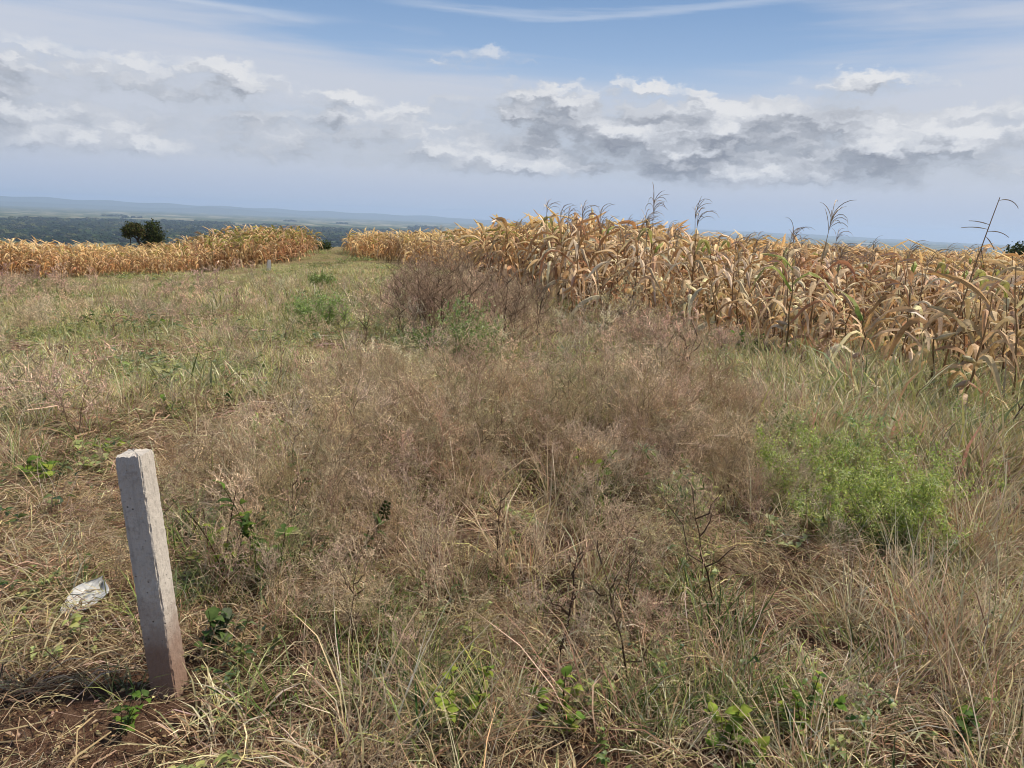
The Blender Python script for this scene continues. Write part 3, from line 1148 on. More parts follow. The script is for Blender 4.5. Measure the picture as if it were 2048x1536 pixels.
def join_scatter(name, label, near, far):
    """near runs become one real mesh, the runs beyond are pieces of meadow set out on points"""
    VV, CC, A3, A4, mats, m3, m4, n0 = [], [], [], [], [], [], [], 0
    for (protos, mat, run) in near:
        V, C, F3, F4, n = placed(protos, run[0], run[1], run[2], run[3], .17, RNG)
        if mat not in mats:
            mats.append(mat)
        k = mats.index(mat)
        VV += V
        CC += C
        A3 += [f + n0 for f in F3]
        A4 += [f + n0 for f in F4]
        m3 += [np.full(len(f), k) for f in F3]
        m4 += [np.full(len(f), k) for f in F4]
        n0 += n
    me = fast_mesh(name, VV, CC, A3, A4, mats, m3, m4)
    print('near', name, sum(map(len, A3)) + 2 * sum(map(len, A4)))
    protos, pts, idx, rot, scl = [], [], [], [], []
    for (pr, run) in far:
        idx.append(run[1] + len(protos))
        protos = protos + pr
        pts.append(run[0])
        rot.append(run[2])
        scl.append(run[3])
    print('far', name, sum(map(len, pts)))
    o = scatter(name, protos, np.concatenate(pts), np.concatenate(idx), np.concatenate(rot), np.concatenate(scl), label, me)
    return o


one = lambda x, y, r: np.ones_like(x)
bare = lambda x, y: 1 - .95 * np.clip(field(F_BARE, x, y) * (.55 + .9 * vnoise(x, y, .28, 41)), 0, 1)
leftclear = lambda x, y: np.where((x < -.7) & (y < 1.95), .3, 1.0)
RN, RM = 6.6, 15.0
fstraw = lambda x, y: field(F_STRAW, x, y)
fmat = lambda x, y: field(F_MAT, x, y)
ftwig = lambda x, y: field(F_TWIG, x, y)
fgreen = lambda x, y: field(F_GREEN, x, y)
ffeath = lambda x, y: field(F_FEATH, x, y)

join_scatter('dry_grass', 'bleached dry grass growing all over the field', [
    (K_STRAW, M_GRASS, grow(K_STRAW, 3600, 1.0, RN, lambda x, y, r, a: leftclear(x, y) * bare(x, y) * np.clip(fstraw(x, y) * .85 + .05 * vnoise(x, y, .8, 1), 0, 1), lambda x, y, r: .75 + .25 * vnoise(x, y, .7, 2) + .55 * field(F_TALL, x, y), p=.5)),
    (K_COARSE, M_GRASS, grow(K_COARSE, 2200, 1.0, 4.2, lambda x, y, r, a: leftclear(x, y) * bare(x, y) * np.clip(fstraw(x, y) * .95 + .05, 0, 1) * sstep(r, 4.2, 2.6), lambda x, y, r: .8 * one(x, y, r), p=.4))], [
    (P_MIDS, grow(P_MIDS, 1500, RN - .3, RM + 2, lambda x, y, r, a: np.clip(fstraw(x, y) * .8 + .5 * vnoise(x, y, 1.5, 3), 0, 1), lambda x, y, r: .9 + .9 * field(F_TALL, x, y), p=.6, tilt=.04)),
    (P_FARG, grow(P_FARG, 2200, RM - 1, 78, lambda x, y, r, a: .35 + .65 * vnoise(x, y, 3, 5), lambda x, y, r: (.6 + .4 * vnoise(x, y, 4, 6)) * np.interp(r, [15, 30], [1, .75]), p=.8, tilt=.02))])
join_scatter('flattened_grass', 'brown flattened dead grass lying matted on the soil', [
    (K_MAT, M_GRASS, grow(K_MAT, 4700, 1.0, RN, lambda x, y, r, a: bare(x, y) * np.clip(fmat(x, y) * .9 + .10, 0, 1), lambda x, y, r: .85 + .05 * r, p=.5)),
    (K_LITTER, M_GRASS, grow(K_LITTER, 1200, 1.0, 5, lambda x, y, r, a: .5 + .5 * vnoise(x, y, .5, 8), lambda x, y, r: one(x, y, r), p=.5))], [
    (P_MIDM, grow(P_MIDM, 900, RN - .3, RM + 3, lambda x, y, r, a: np.clip(fmat(x, y) * .9 + .3, 0, 1), lambda x, y, r: one(x, y, r), p=.6, tilt=.02))])
join_scatter('dry_weeds', 'fine pinkish brown dead weeds standing in a dense tangle', [
    (K_TWIG, M_DRY, grow(K_TWIG, 4600, 1.3, RN, lambda x, y, r, a: (1 - .8 * np.clip(field(F_BARE, x, y), 0, 1)) * np.clip(ftwig(x, y) * 1.15 * np.clip(-.05 + 1.45 * vnoise(x, y, .6, 12), 0, 1.2) + .03, 0, 1), lambda x, y, r: (.5 + .5 * vnoise(x, y, 1.3, 13) * sstep(r, 1.5, 3.5)) * (.65 + .45 * np.clip(ftwig(x, y), 0, 1)), p=.5))], [
    (P_MIDT, grow(P_MIDT, 900, RN - .3, RM + 8, lambda x, y, r, a: np.clip(ftwig(x, y) * np.clip(-.05 + 1.3 * vnoise(x, y, 1.3, 14), 0, 1.2) + .04, 0, 1), lambda x, y, r: (.7 + .4 * vnoise(x, y, 2, 16)) * (.6 + .6 * np.clip(ftwig(x, y), 0, 1)), p=.6, tilt=.03)),
    (P_FART, grow(P_FART, 600, RM, 65, lambda x, y, r, a: .04 + .5 * sstep(vnoise(x, y, 5, 15), .4, .85), lambda x, y, r: .7 * one(x, y, r), p=.8, tilt=.02))])
join_scatter('green_grass', 'green grass and small leafy herbs between the dry growth', [
    (K_GREEN, M_GRASS, grow(K_GREEN, 2600, 1.0, RN, lambda x, y, r, a: bare(x, y) * np.clip(fgreen(x, y) * .8 + .10 * vnoise(x, y, .6, 21), 0, 1), lambda x, y, r: .9 * one(x, y, r), p=.5)),
    (K_HERB, M_LEAF, grow(K_HERB, 1500, 1.0, RN, lambda x, y, r, a: bare(x, y) * np.clip(fgreen(x, y) * .6 + .03, 0, 1), lambda x, y, r: .9 + .03 * r, p=.5)),
    (K_FEATH, M_LEAF, grow(K_FEATH, 260, 1.5, RN + 1, lambda x, y, r, a: np.clip(ffeath(x, y) * .8, 0, 1), lambda x, y, r: one(x, y, r), p=.5))], [
    (P_MIDG, grow(P_MIDG, 950, RN - .3, RM + 2, lambda x, y, r, a: np.clip(fgreen(x, y) * .8 + .28 * sstep(vnoise(x, y, 2.0, 24), .4, .75), 0, 1), lambda x, y, r: one(x, y, r), p=.6, tilt=.03)),
    (P_FARH, grow(P_FARH, 900, RM, 60, lambda x, y, r, a: .07 + .42 * sstep(vnoise(x, y, 3.2, 25), .4, .8), lambda x, y, r: .8 * one(x, y, r), p=.8, tilt=.02))])

# ------------------------------------------------------------------ corn
C_LEAF = ((0.62, 0.425, 0.225), (0.74, 0.595, 0.38), (0.54, 0.335, 0.16), (0.42, 0.235, 0.11), (0.67, 0.495, 0.285))
C_LW = (4, 2.6, 3, 1.2, 3)
C_STALK = (0.27, 0.165, 0.08)
C_TASSEL = (0.36, 0.265, 0.18)


def corn_leaf(r, base, a, L, w, th0, th1, K=9, green=False, tw=None, lowres=False):
    mb = MB()
    t = (np.arange(K) + .5) / K
    crease = r.uniform(.15, .5)
    g = 1 / (1 + np.exp(-(t - crease) * r.uniform(5, 14)))
    th = th0 + (th1 - th0) * g + r.normal(size=K) * .05
    tu = a + r.normal() * .5 * t ** 2 + np.cumsum(r.normal(size=K)) * .06
    d = np.stack([np.cos(tu) * np.sin(th), np.sin(tu) * np.sin(th), np.cos(th)], 1)
    P = np.concatenate([[base], base + np.cumsum(d * L / K, 0)])
    T_ = unit(np.gradient(P, axis=0))
    side = np.tile(np.array([-math.sin(a), math.cos(a), 0.0]), (K + 1, 1))
    side = unit(side - T_ * np.sum(side * T_, 1, keepdims=True))
    nor = np.cross(side, T_)
    u = np.linspace(0, 1, K + 1)
    tw = r.normal() * 1.5 if tw is None else tw
    ang = tw * u ** 1.4 + .25 * np.sin(u * r.uniform(4, 9) + r.random() * 6)
    S = side * np.cos(ang)[:, None] + nor * np.sin(ang)[:, None]
    N = np.cross(S, T_)
    W = w * np.minimum(1, .5 + 2.2 * u) * np.clip(1 - u ** 2.6, 0, 1) ** .75
    W[-1] = w * .05
    fold = r.uniform(.15, .75)
    rip = r.normal(size=(K + 1, 2)) * .16
    l = P + S * (W * .5 * math.cos(fold))[:, None] + N * (W * (.5 * math.sin(fold) + rip[:, 0] * .5))[:, None]
    q = P - S * (W * .5 * math.cos(fold))[:, None] + N * (W * (.5 * math.sin(fold) + rip[:, 1] * .5))[:, None]
    V = np.stack([l, P, q], 1).reshape(-1, 3)
    i = np.arange(K)[:, None] * 3
    F = np.concatenate([i + np.array([[0, 1, 4, 3]]), i + np.array([[1, 2, 5, 4]])])
    if green:
        c = np.array([(0.22, 0.29, 0.05), (0.31, 0.33, 0.08)][int(r.random() > .5)])
        c2 = np.array((0.45, 0.38, 0.14))
    else:
        c = mixcol(C_LEAF, C_LW, 1, r, .12)[0]
        c2 = c * r.uniform(.75, 1.15)
    cc = c[None] * (1 - u[:, None]) + c2[None] * u[:, None]
    cc = np.repeat(cc[:, None], 3, 1)
    cc[:, 1] *= 1.12
    mb.add(V, F, cc.reshape(-1, 3))
    return mb


def corn_tassel(r, top, dirn, L=.3, n=8, w=.005, droop=1.0):
    mb = MB()
    K = 5
    ax = unit(np.asarray(dirn)[None])[0]
    ped = L * r.uniform(.25, .6)
    tube(mb, np.stack([top, top + ax * ped * .5, top + ax * (ped + L * .45)]), (.0045, .004, .002), C_TASSEL, 4)
    top = top + ax * ped
    B = np.repeat((top[None] + ax[None] * 0), n + 1, 0) + ax[None] * (np.linspace(0, .45, n + 1)[:, None] * L)
    a = np.arange(n + 1) * 2.4 + r.random() * 6 + r.normal(size=n + 1) * .3
    Ls = L * r.uniform(.6, 1.05, n + 1)
    t = (np.arange(K) + .5) / K
    th = (r.uniform(.1, .6, n + 1)[:, None] + (r.uniform(.8, 2.4, n + 1) * droop)[:, None] * t[None] ** 1.2)
    th[0] = r.uniform(.0, .25) + t * r.uniform(.2, 1.3)
    a = np.arctan2(np.sin(a), np.cos(a)) * .62                    # combed over by the wind
    d = np.stack([np.cos(a)[:, None] * np.sin(th), np.sin(a)[:, None] * np.sin(th), np.cos(th)], -1)
    P = np.concatenate([B[:, None], B[:, None] + np.cumsum(d * (Ls / K)[:, None, None], 1)], 1)
    C = np.array(C_TASSEL) * np.exp(r.normal(size=(n + 1, 1, 1)) * .25)
    W = np.array([.7, 1, 1.1, 1.1, .9, .4])[None] * w
    s1 = unit(np.cross(unit(P[:, -1] - P[:, 0]), r.normal(size=(n + 1, 3))))
    ribbons(mb, P, W, C, s1, r)
    s2 = unit(np.cross(unit(P[:, -1] - P[:, 0]), s1))
    ribbons(mb, P, W, C, s2, r)
    return mb


def corn_ear(r, base, a, L=.20, w=.052):
    """husked ear hanging from the stalk: a pointed spindle with loose husk blades"""
    mb = MB()
    th = r.uniform(.25, 2.7)
    ax = np.array([math.cos(a) * math.sin(th), math.sin(a) * math.sin(th), math.cos(th)])
    t = np.linspace(0, 1, 7)
    P = base + ax * (t * L)[:, None] + np.array([math.cos(a), math.sin(a), 0]) * .015
    R = w * .5 * np.array([.35, .8, 1, .98, .8, .45, .06])
    c = mixcol(((0.66, 0.50, 0.31), (0.58, 0.41, 0.23)), (1, 1), 1, r, .1)[0]
    tube(mb, P, R, c, 7)
    for k in range(3):
        lf = corn_leaf(r, base + ax * L * .1, a + k * 2.1, L * r.uniform(.8, 1.3), w * .9, th + .2, th + r.uniform(.2, 1.2), 4)
        mb.merge(lf)
    return mb


def corn_plant(seed, H=1.3, nl=10, tassel=True, ears=1, green=0, lean=.06, low=False, bend=None, tas=(.31, 9, .0062, 1.25)):
    r = np.random.default_rng(seed)
    K = 8
    t = np.linspace(0, 1, K)
    la = r.random() * 2 * PI
    st = np.stack([np.cos(la) * lean * H * t ** 1.6, np.sin(la) * lean * H * t ** 1.6, H * t], 1)
    st[1:, :2] += r.normal(size=(K - 1, 2)) * .012
    if bend:                                     # snapped stalk
        k0, ba, bth = bend
        seg = H / (K - 1)
        d = np.array([math.cos(ba) * math.sin(bth), math.sin(ba) * math.sin(bth), math.cos(bth)])
        for k in range(k0 + 1, K):
            st[k] = st[k - 1] + d * seg
    parts = {}
    mb = MB()
    u = np.linspace(0, 1, 15)
    fine = np.stack([np.interp(u, t, st[:, k]) for k in range(3)], 1)
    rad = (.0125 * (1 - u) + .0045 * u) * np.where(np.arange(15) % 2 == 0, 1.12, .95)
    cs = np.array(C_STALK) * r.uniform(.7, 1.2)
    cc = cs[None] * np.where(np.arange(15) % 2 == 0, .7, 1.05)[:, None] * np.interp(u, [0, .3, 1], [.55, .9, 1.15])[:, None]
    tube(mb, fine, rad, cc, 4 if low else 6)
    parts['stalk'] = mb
    pa = r.random() * PI
    L = []
    for k in range(nl):
        f = .14 + .84 * (k + r.random() * .6) / nl
        b = np.array([np.interp(f, t, st[:, q]) for q in range(3)])
        a = pa + (k % 2) * PI + r.normal() * .5
        if f < .45:
            th0, th1 = r.uniform(.4, .9), r.uniform(2.7, 3.1)
        elif f < .8:
            th0, th1 = r.uniform(.3, .75), r.uniform(2.2, 3.05)
        else:
            th0, th1 = r.uniform(.25, .7), r.uniform(1.2, 2.7)
        Ln = r.uniform(.5, 1.08) * (1.0 if f < .8 else .7)
        Ln = min(Ln, .35 + b[2] * .9)
        L.append(corn_leaf(r, b, a, Ln, r.uniform(.05, .105) * (1.05 if low else 1), th0, th1, 6 if low else 9, k >= nl - green))
    parts['leaf'] = L
    if tassel:
        parts['tassel'] = [corn_tassel(r, st[-1] + np.array([0, 0, -.01]), st[-1] - st[-3], tas[0] * r.uniform(.8, 1.2), tas[1] + int(r.integers(-2, 3)), tas[2] * (1.3 if low else 1), tas[3])]
    E = []
    for k in range(ears):
        f = r.uniform(.38, .6)
        b = np.array([np.interp(f, t, st[:, q]) for q in range(3)])
        E.append(corn_ear(r, b, pa + r.random() * 6))
    parts['ear'] = E
    return parts


CORN_MATS = [M_CORN, M_STALK]


def corn_joined(p):
    V, C, F3, F4, m3, m4, n0 = [], [], [], [], [], [], 0
    items = [(p['stalk'], 1)] + [(x, 0) for x in p['leaf']] + [(x, 1) for x in p.get('tassel', [])] + [(x, 0) for x in p['ear']]
    faces, mi = [], []
    mb = MB()
    for x, k in items:
        y = MB()
        y.merge(x)
        y.mi = [(c_, k) for c_, _ in y.mi]
        mb.merge(y)
    return mb


def hcorn(a, r):
    return np.interp(a, [-.9, -.588, -.52, -.447, -.40, -.34, -.27, -.20, -.1, -.02, .06, .14, .22, .3, .45, .7],
                     [1.15, 1.18, .98, .74, .84, 1.16, 1.08, .98, 1.05, 1.18, 1.30, 1.16, 1.02, .95, .93, .93]) * 1.36 / 1.3


VAR = [corn_plant(400 + i, 1.30 + .07 * ((i * 7) % 5 - 2), 9 + i % 3, tassel=i in (0, 1, 3, 6, 8), ears=(1, 2, 1, 2)[i % 4], green=(1 if i in (4, 9) else 0),
                  lean=.04 + .03 * (i % 4), bend=((5, i * 1.3, 1.5) if i in (5, 11) else None)) for i in range(12)]
VMESH = []
for i, p in enumerate(VAR):
    d = {'stalk': p['stalk'].mesh('stalk', M_STALK), 'leaf': [x.mesh('leaf', M_CORN) for x in p['leaf']],
         'tassel': [x.mesh('tassel', M_STALK) for x in p.get('tassel', [])], 'ear': [x.mesh('ear', M_CORN, True) for x in p['ear']]}
    VMESH.append(d)


def plant_corn(meshes, loc, rz, sc, label, group=None, name='corn_plant'):
    o = empty(name, loc, rz, sc)
    tag(o, label, 'corn', group)
    for nm in ('stalk', 'leaf', 'tassel', 'ear'):
        for me in (meshes[nm] if isinstance(meshes[nm], list) else [meshes[nm]]):
            c_ = bpy.data.objects.new(nm, me)
            COL.objects.link(c_)
            c_.parent = o
    return o


ORD = ('first second third fourth fifth sixth seventh eighth ninth tenth eleventh twelfth thirteenth fourteenth fifteenth sixteenth seventeenth eighteenth nineteenth twentieth').split()
ORD += ['twenty-' + w_ for w_ in ORD[:9]] + ['thirtieth'] + ['thirty-' + w_ for w_ in ORD[:9]] + ['fortieth']


def corn_fields():
    rng = np.random.default_rng(77)
    gx, gy = np.meshgrid(np.arange(-16, 60, .72), np.arange(2, 90, .46), indexing='ij')
    # rows run obliquely away from the viewer
    ca, sa = math.cos(.35), math.sin(.35)
    x = gx * ca + gy * sa + rng.normal(size=gx.shape) * .10
    y = -gx * sa + gy * ca + rng.normal(size=gx.shape) * .10
    x, y = x.ravel(), y.ravel()
    a, r = np.arctan2(x, y), np.hypot(x, y)
    inside = (a > AR[0]) & (a < .95) & (r > np.interp(a, AR, RR)) & (y > 2) & (r < 92) & (rng.random(len(x)) < .93)
    x, y, a, r = x[inside], y[inside], a[inside], r[inside]
    dep = r - np.interp(a, AR, RR)
    view = (a < .60) & (a > -.19)
    key = np.where(view, r * (1 + .22 * np.maximum(dep, 0)) * np.where(r > 22, 1.5, 1), 1e9)
    order = np.argsort(key)
    near = order[:290]
    rest = order[290:]
    H = hcorn(a, r)
    front = sorted([i for i in near if dep[i] < .62], key=lambda i: -a[i])
    rank = {i: k for k, i in enumerate(front)}
    for i in near:
        v = int(rng.integers(0, len(VMESH)))
        sc = H[i] * math.exp(rng.normal() * .07) / 1.0
        k = rank.get(i)
        if k is not None and k < len(ORD):
            lab = 'dry tan corn plant in the front row, %s from the right edge' % ORD[k]
        elif k is not None:
            lab = 'dry corn plant far along the front row past the brown weed stand'
        else:
            sec = int(np.searchsorted([.02, .10, .18, .27, .36, .46], a[i]))
            where = ('behind the brown weed stand', 'right of the brown weed stand', 'left of the dark dead stems', 'behind the dark dead stems',
                     'midway along the right half', 'left of the tallest tassel', 'near the right border')[sec]
            look = ('with tassel' if VMESH[v]['tassel'] else 'without tassel') + ((', one ear', ', two ears')[len(VMESH[v]['ear']) - 1] if VMESH[v]['ear'] else ', no ear')
            if v in (5, 11):
                look = 'with snapped top'
            elif v in (4, 9):
                look = 'with one greenish leaf'
            lab = 'dry corn %s, inside the crop %s' % (look, where)
        plant_corn(VMESH[v], (x[i], y[i], T(x[i], y[i]) - .02), (rng.normal() * .45 if VMESH[v]['tassel'] else rng.random() * 2 * PI), sc * .96, lab, 'dry corn plants of the near field').rotation_euler[:2] = (rng.normal() * .08, rng.normal() * .08)
    # what lies further back reads as one standing crop
    joined = [corn_joined(p).mesh('corn', CORN_MATS) for p in VAR]
    low = [corn_plant(500 + i, 1.3, 9, False, 0, 0, .05, True) for i in range(6)]
    lowg = [corn_plant(520 + i, 1.3, 9, False, 0, 3, .05, True) for i in range(4)]
    lowm = [corn_joined(p).mesh('corn', CORN_MATS) for p in low + lowg]

    def cpatch(seed, n, rad, g=0.05):
        q = np.random.default_rng(seed)
        mbs = [corn_joined(p) for p in low + lowg]
        rr = rad * np.sqrt(q.random(n))
        aa = q.random(n) * 2 * PI
        big = MB()
        for k in range(n):
            mb = mbs[int(q.integers(0, 6)) if q.random() > g else int(q.integers(6, 10))]
            v = np.concatenate(mb.v)
            c, s = math.cos(aa[k] * 5), math.sin(aa[k] * 5)
            sc = math.exp(q.normal() * .08)
            v = np.stack([v[:, 0] * c - v[:, 1] * s, v[:, 0] * s + v[:, 1] * c, v[:, 2]], 1) * sc + np.array([rr[k] * math.cos(aa[k]), rr[k] * math.sin(aa[k]), 0])
            big.v.append(v)
            big.c.append(np.concatenate(mb.c) * math.exp(q.normal() * .12))
            big.f += [f + big.n for f in mb.f]
            big.mi += mb.mi
            big.n += len(v)
        return big.mesh('corn', CORN_MATS)

    for q in low + lowg:
        for x_ in q['leaf'] + [q['stalk']]:
            x_.c = [c_ * np.array((.90, .80, .70)) for c_ in x_.c]
    lowm = [corn_joined(p).mesh('corn', CORN_MATS) for p in low + lowg]
    pm = [cpatch(600 + i, 16, 1.25) for i in range(4)]
    pg = [cpatch(620 + i, 16, 1.25, .45) for i in range(3)]
    protos = joined + lowm + pm + pg
    nj, nl_, npm = len(joined), len(lowm), len(pm)
    pts, idx, rot, scl = [], [], [], []

    def put(x_, y_, k, s):
        pts.append((x_, y_, T(x_, y_) - .02))
        idx.append(k)
        rot.append((0, 0, rng.random() * 2 * PI))
        scl.append(s)

    for i in rest:
        if r[i] < 17 or (dep[i] < 2.2 and r[i] < 30):
            put(x[i], y[i], int(rng.choice([2, 4, 5, 7, 9, 10, 11] * 2 + [0, 1, 3, 6, 8])), H[i] * math.exp(rng.normal() * .07) * .96)
        elif dep[i] < 2.0:
            put(x[i], y[i], nj + int(rng.integers(0, 6)), H[i] * math.exp(rng.normal() * .08))
    gx, gy = np.meshgrid(np.arange(-20, 75, 1.9), np.arange(2, 90, 1.9))
    X, Y = (gx + rng.normal(size=gx.shape) * .3).ravel(), (gy + rng.normal(size=gx.shape) * .3).ravel()
    A, R_ = np.arctan2(X, Y), np.hypot(X, Y)
    for x_, y_, a_, r_ in zip(X, Y, A, R_):
        if AR[0] < a_ < .95 and r_ > 17.5 and r_ > np.interp(a_, AR, RR) + 2.6 and r_ < 86:
            put(x_, y_, nj + nl_ + int(rng.integers(0, npm)), float(hcorn(a_, r_)))
    print('corn mass', len(pts))
    scatter('standing_corn', protos, pts, idx, rot, scl, 'dry tan corn crop filling the field behind the front plants')
    # the other field across the grass strip
    pts, idx, rot, scl = [], [], [], []
    gx, gy = np.meshgrid(np.arange(-75, 2, .6), np.arange(10, 95, .45), indexing='ij')
    X, Y = (gx + rng.normal(size=gx.shape) * .12).ravel(), (gy + rng.normal(size=gx.shape) * .12).ravel()
    A, R_ = np.arctan2(X, Y), np.hypot(X, Y)
    E = np.interp(A, AL, RL)
    ok = (A < AL[-1]) & (A > -.92) & (R_ > E) & (R_ < E + 2.2)
    for x_, y_, a_, r_ in zip(X[ok], Y[ok], A[ok], R_[ok]):
        g = math.exp(-((a_ + .33) / .10) ** 2)
        put(x_, y_, nj + (int(rng.integers(0, 6)) if rng.random() > .25 * g else int(rng.integers(6, 10))), float(hcorn(a_, r_)) * math.exp(rng.normal() * .08))
    gx, gy = np.meshgrid(np.arange(-75, 2, 1.9), np.arange(10, 95, 1.9))
    X, Y = (gx + rng.normal(size=gx.shape) * .3).ravel(), (gy + rng.normal(size=gx.shape) * .3).ravel()
    A, R_ = np.arctan2(X, Y), np.hypot(X, Y)
    for x_, y_, a_, r_ in zip(X, Y, A, R_):
        e = np.interp(a_, AL, RL)
        if -.92 < a_ < AL[-1] and e + 2.4 < r_ < max(e + 26, 62):
            g = math.exp(-((a_ + .32) / .10) ** 2) * sstep(r_, 42, 52)
            k = nj + nl_ + (npm + int(rng.integers(0, 3)) if rng.random() < g else int(rng.integers(0, npm)))
            put(x_, y_, k, float(hcorn(a_, r_)))
    scatter('far_corn', protos, pts, idx, rot, scl, 'rust tan corn crop beyond the grass, with a greener rise')


corn_fields()


# plants of the right field that stand out
def tall_corn():
    p = at_dist(1922, 8.3)
    tip = ray(1974, 388)
    hd = math.hypot(tip[0], tip[1])
    ztop = CAM_H + tip[2] / hd * 8.3
    Htot = ztop - p[2]
    r = np.random.default_rng(42)
    st = Htot * .60
    o = empty('corn_plant', (p[0], p[1], p[2] - .02))
    tag(o, 'tallest corn plant, thin stalk with long arching tassel high against the sky', 'corn', 'dry corn plants of the near field')
    mb = MB()
    t = np.linspace(0, 1, 12)
    side = np.array([rgt[0], rgt[1], 0])
    P = np.stack([t * 0, t * 0, t * Htot], 1) + side[None] * (.30 * t ** 1.5)[:, None]
    tube(mb, P, .011 * (1 - t) + .0035 * t, np.array(C_STALK) * 1.25, 6)
    mb.build('stalk', M_STALK, o)
    tb = MB()
    spec = [(.985, 1, 1.15, 2.6, .22), (.86, -1, 1.35, 1.75, .25), (.85, 1, 1.35, 2.2, .22), (.88, -1, 1.25, 1.6, .2), (.83, 1, 2.2, 2.7, .16), (.78, 1, 2.9, 2.8, .15), (.62, 1, .7, 1.9, .24)]
    for f, sg, a0, a1, L in spec:
        b = np.array([np.interp(f, t, P[:, k]) for k in range(3)])
        u = (np.arange(7) + .5) / 7
        th = a0 + (a1 - a0) * u
        d = side[None] * (sg * np.sin(th))[:, None] + np.array([0, 0, 1])[None] * np.cos(th)[:, None]
        Q = np.concatenate([[b], b + np.cumsum(d * L / 7, 0)])
        tube(tb, Q, np.interp(np.linspace(0, 1, 8), [0, .3, 1], [.0015, .0045, .0025]), np.array((.22, .17, .12)), 4)
    tb.build('tassel', M_STALK, o)
    for k, (f, a, L, th0, th1) in enumerate(((.74, .3, .34, .5, 2.0), (.72, 2.9, .26, .8, 2.7), (.66, .1, .45, .5, 2.2), (.60, .2, .42, .6, 1.9), (.57, 2.6, .35, .9, 2.8), (.55, .6, .38, 1.2, 2.9), (.45, 3.4, .6, .6, 2.4), (.36, .4, .7, .6, 2.6), (.27, 3.0, .6, .7, 2.9), (.2, .1, .6, .8, 2.9))):
        b = np.array([np.interp(f, t, P[:, q]) for q in range(3)])
        corn_leaf(r, b, a, L, .055, th0, th1).build('leaf', M_CORN, o)
    return o


tall_corn()


def special_corn(px, dist, seed, label, **kw):
    p = at_dist(px, dist)
    q = corn_plant(seed, **kw)
    d = {'stalk': q['stalk'].mesh('stalk', M_STALK), 'leaf': [x.mesh('leaf', M_CORN) for x in q['leaf']],
         'tassel': [x.mesh('tassel', M_STALK) for x in q.get('tassel', [])], 'ear': [x.mesh('ear', M_CORN, True) for x in q['ear']]}
    return plant_corn(d, (p[0], p[1], p[2] - .02), 0.0, 1.0, label, 'dry corn plants of the near field')


special_corn(1985, 7.7, 811, 'corn plant at the right edge with dark stalk and broad leaf hanging low', H=1.25, nl=9, tassel=False, ears=2, lean=.10)
special_corn(1905, 8.2, 812, 'snapped corn stalk folding over towards the right edge', H=1.35, nl=8, tassel=False, ears=1, bend=(4, .1, 1.35))
special_corn(1600, 9.9, 813, 'corn plant with two green leaves left among tan ones', H=1.35, nl=9, tassel=True, ears=1, green=3)
special_corn(1760, 9.0, 814, 'short corn plant with one bright green leaf near the grass edge', H=.85, nl=7, tassel=False, ears=1, green=1)
special_corn(1395, 12.2, 815, 'corn plant with tall double tassel rising above the crop', H=1.66, nl=10, tassel=True, ears=1, tas=(.44, 7, .008, .9))
special_corn(1305, 13.0, 816, 'corn plant with bushy tassel bent to the right above the crop', H=1.70, nl=10, tassel=True, ears=1, tas=(.40, 11, .0075, 1.2))
special_corn(1640, 10.4, 817, 'corn plant with drooping fan tassel over the middle of the field', H=1.56, nl=9, tassel=True, ears=1, tas=(.40, 10, .008, 1.3))

# ------------------------------------------------------------------ concrete post
def concrete_mat():
    m, t, o = mat_new('weathered_concrete')
    tcn = t.node('ShaderNodeTexCoord')
    P = tcn.outputs['Object']
    sp = t.node('ShaderNodeSeparateXYZ')
    t.l.new(P, sp.inputs[0])
    z = sp.outputs[2]
    n1 = t.noise(P, 9, 5, 0.6)
    n2 = t.noise(P, 60, 4, 0.6)
    n3 = t.noise(P, 260, 2, 0.6)
    c = t.mix(n1, (0.43, 0.37, 0.305), (0.60, 0.535, 0.455))
    c = t.mix(t.m('MULTIPLY', t.ss(n2, .52, .7), .45), c, (0.25, 0.22, 0.185))
    c = t.mix(t.m('MULTIPLY', t.ss(n3, .6, .72), .35), c, (0.16, 0.15, 0.14))
    # weather streaks
    st = t.noise(t.vec(t.m('MULTIPLY', sp.outputs[0], 40), t.m('MULTIPLY', sp.outputs[1], 40), t.m('MULTIPLY', z, 2.2)), 1.0, 3, .6)
    c = t.mix(t.m('MULTIPLY', t.ss(st, .56, .74), .3), c, (0.20, 0.18, 0.16))
    # red soil splashed on the lower part
    hgt = t.m('ADD', z, t.m('MULTIPLY', t.m('SUBTRACT', n1, .5), .35))
    c = t.mix(t.m('MULTIPLY', t.ss(hgt, .42, .08), .88), c, (0.20, 0.105, 0.065))
    vo = t.node('ShaderNodeTexVoronoi')
    t.put(vo.inputs['Vector'], P)
    vo.inputs['Scale'].default_value = 48
    pits = t.m('MULTIPLY', t.ss(vo.outputs['Distance'], .16, .08), t.ss(n1, .46, .6))
    c = t.mix(pits, c, (0.05, 0.045, 0.04))
    bs = t.node('ShaderNodeBsdfPrincipled')
    t.put(bs.inputs['Base Color'], c)
    bs.inputs['Roughness'].default_value = .9
    bp = t.node('ShaderNodeBump')
    bp.inputs['Strength'].default_value = .7
    bp.inputs['Distance'].default_value = .004
    t.put(bp.inputs['Height'], t.m('SUBTRACT', t.m('ADD', n2, t.m('MULTIPLY', n3, .5)), t.m('MULTIPLY', pits, 2.0)))
    t.l.new(bp.outputs[0], bs.inputs['Normal'])
    t.l.new(bs.outputs[0], o.inputs[0])
    return m


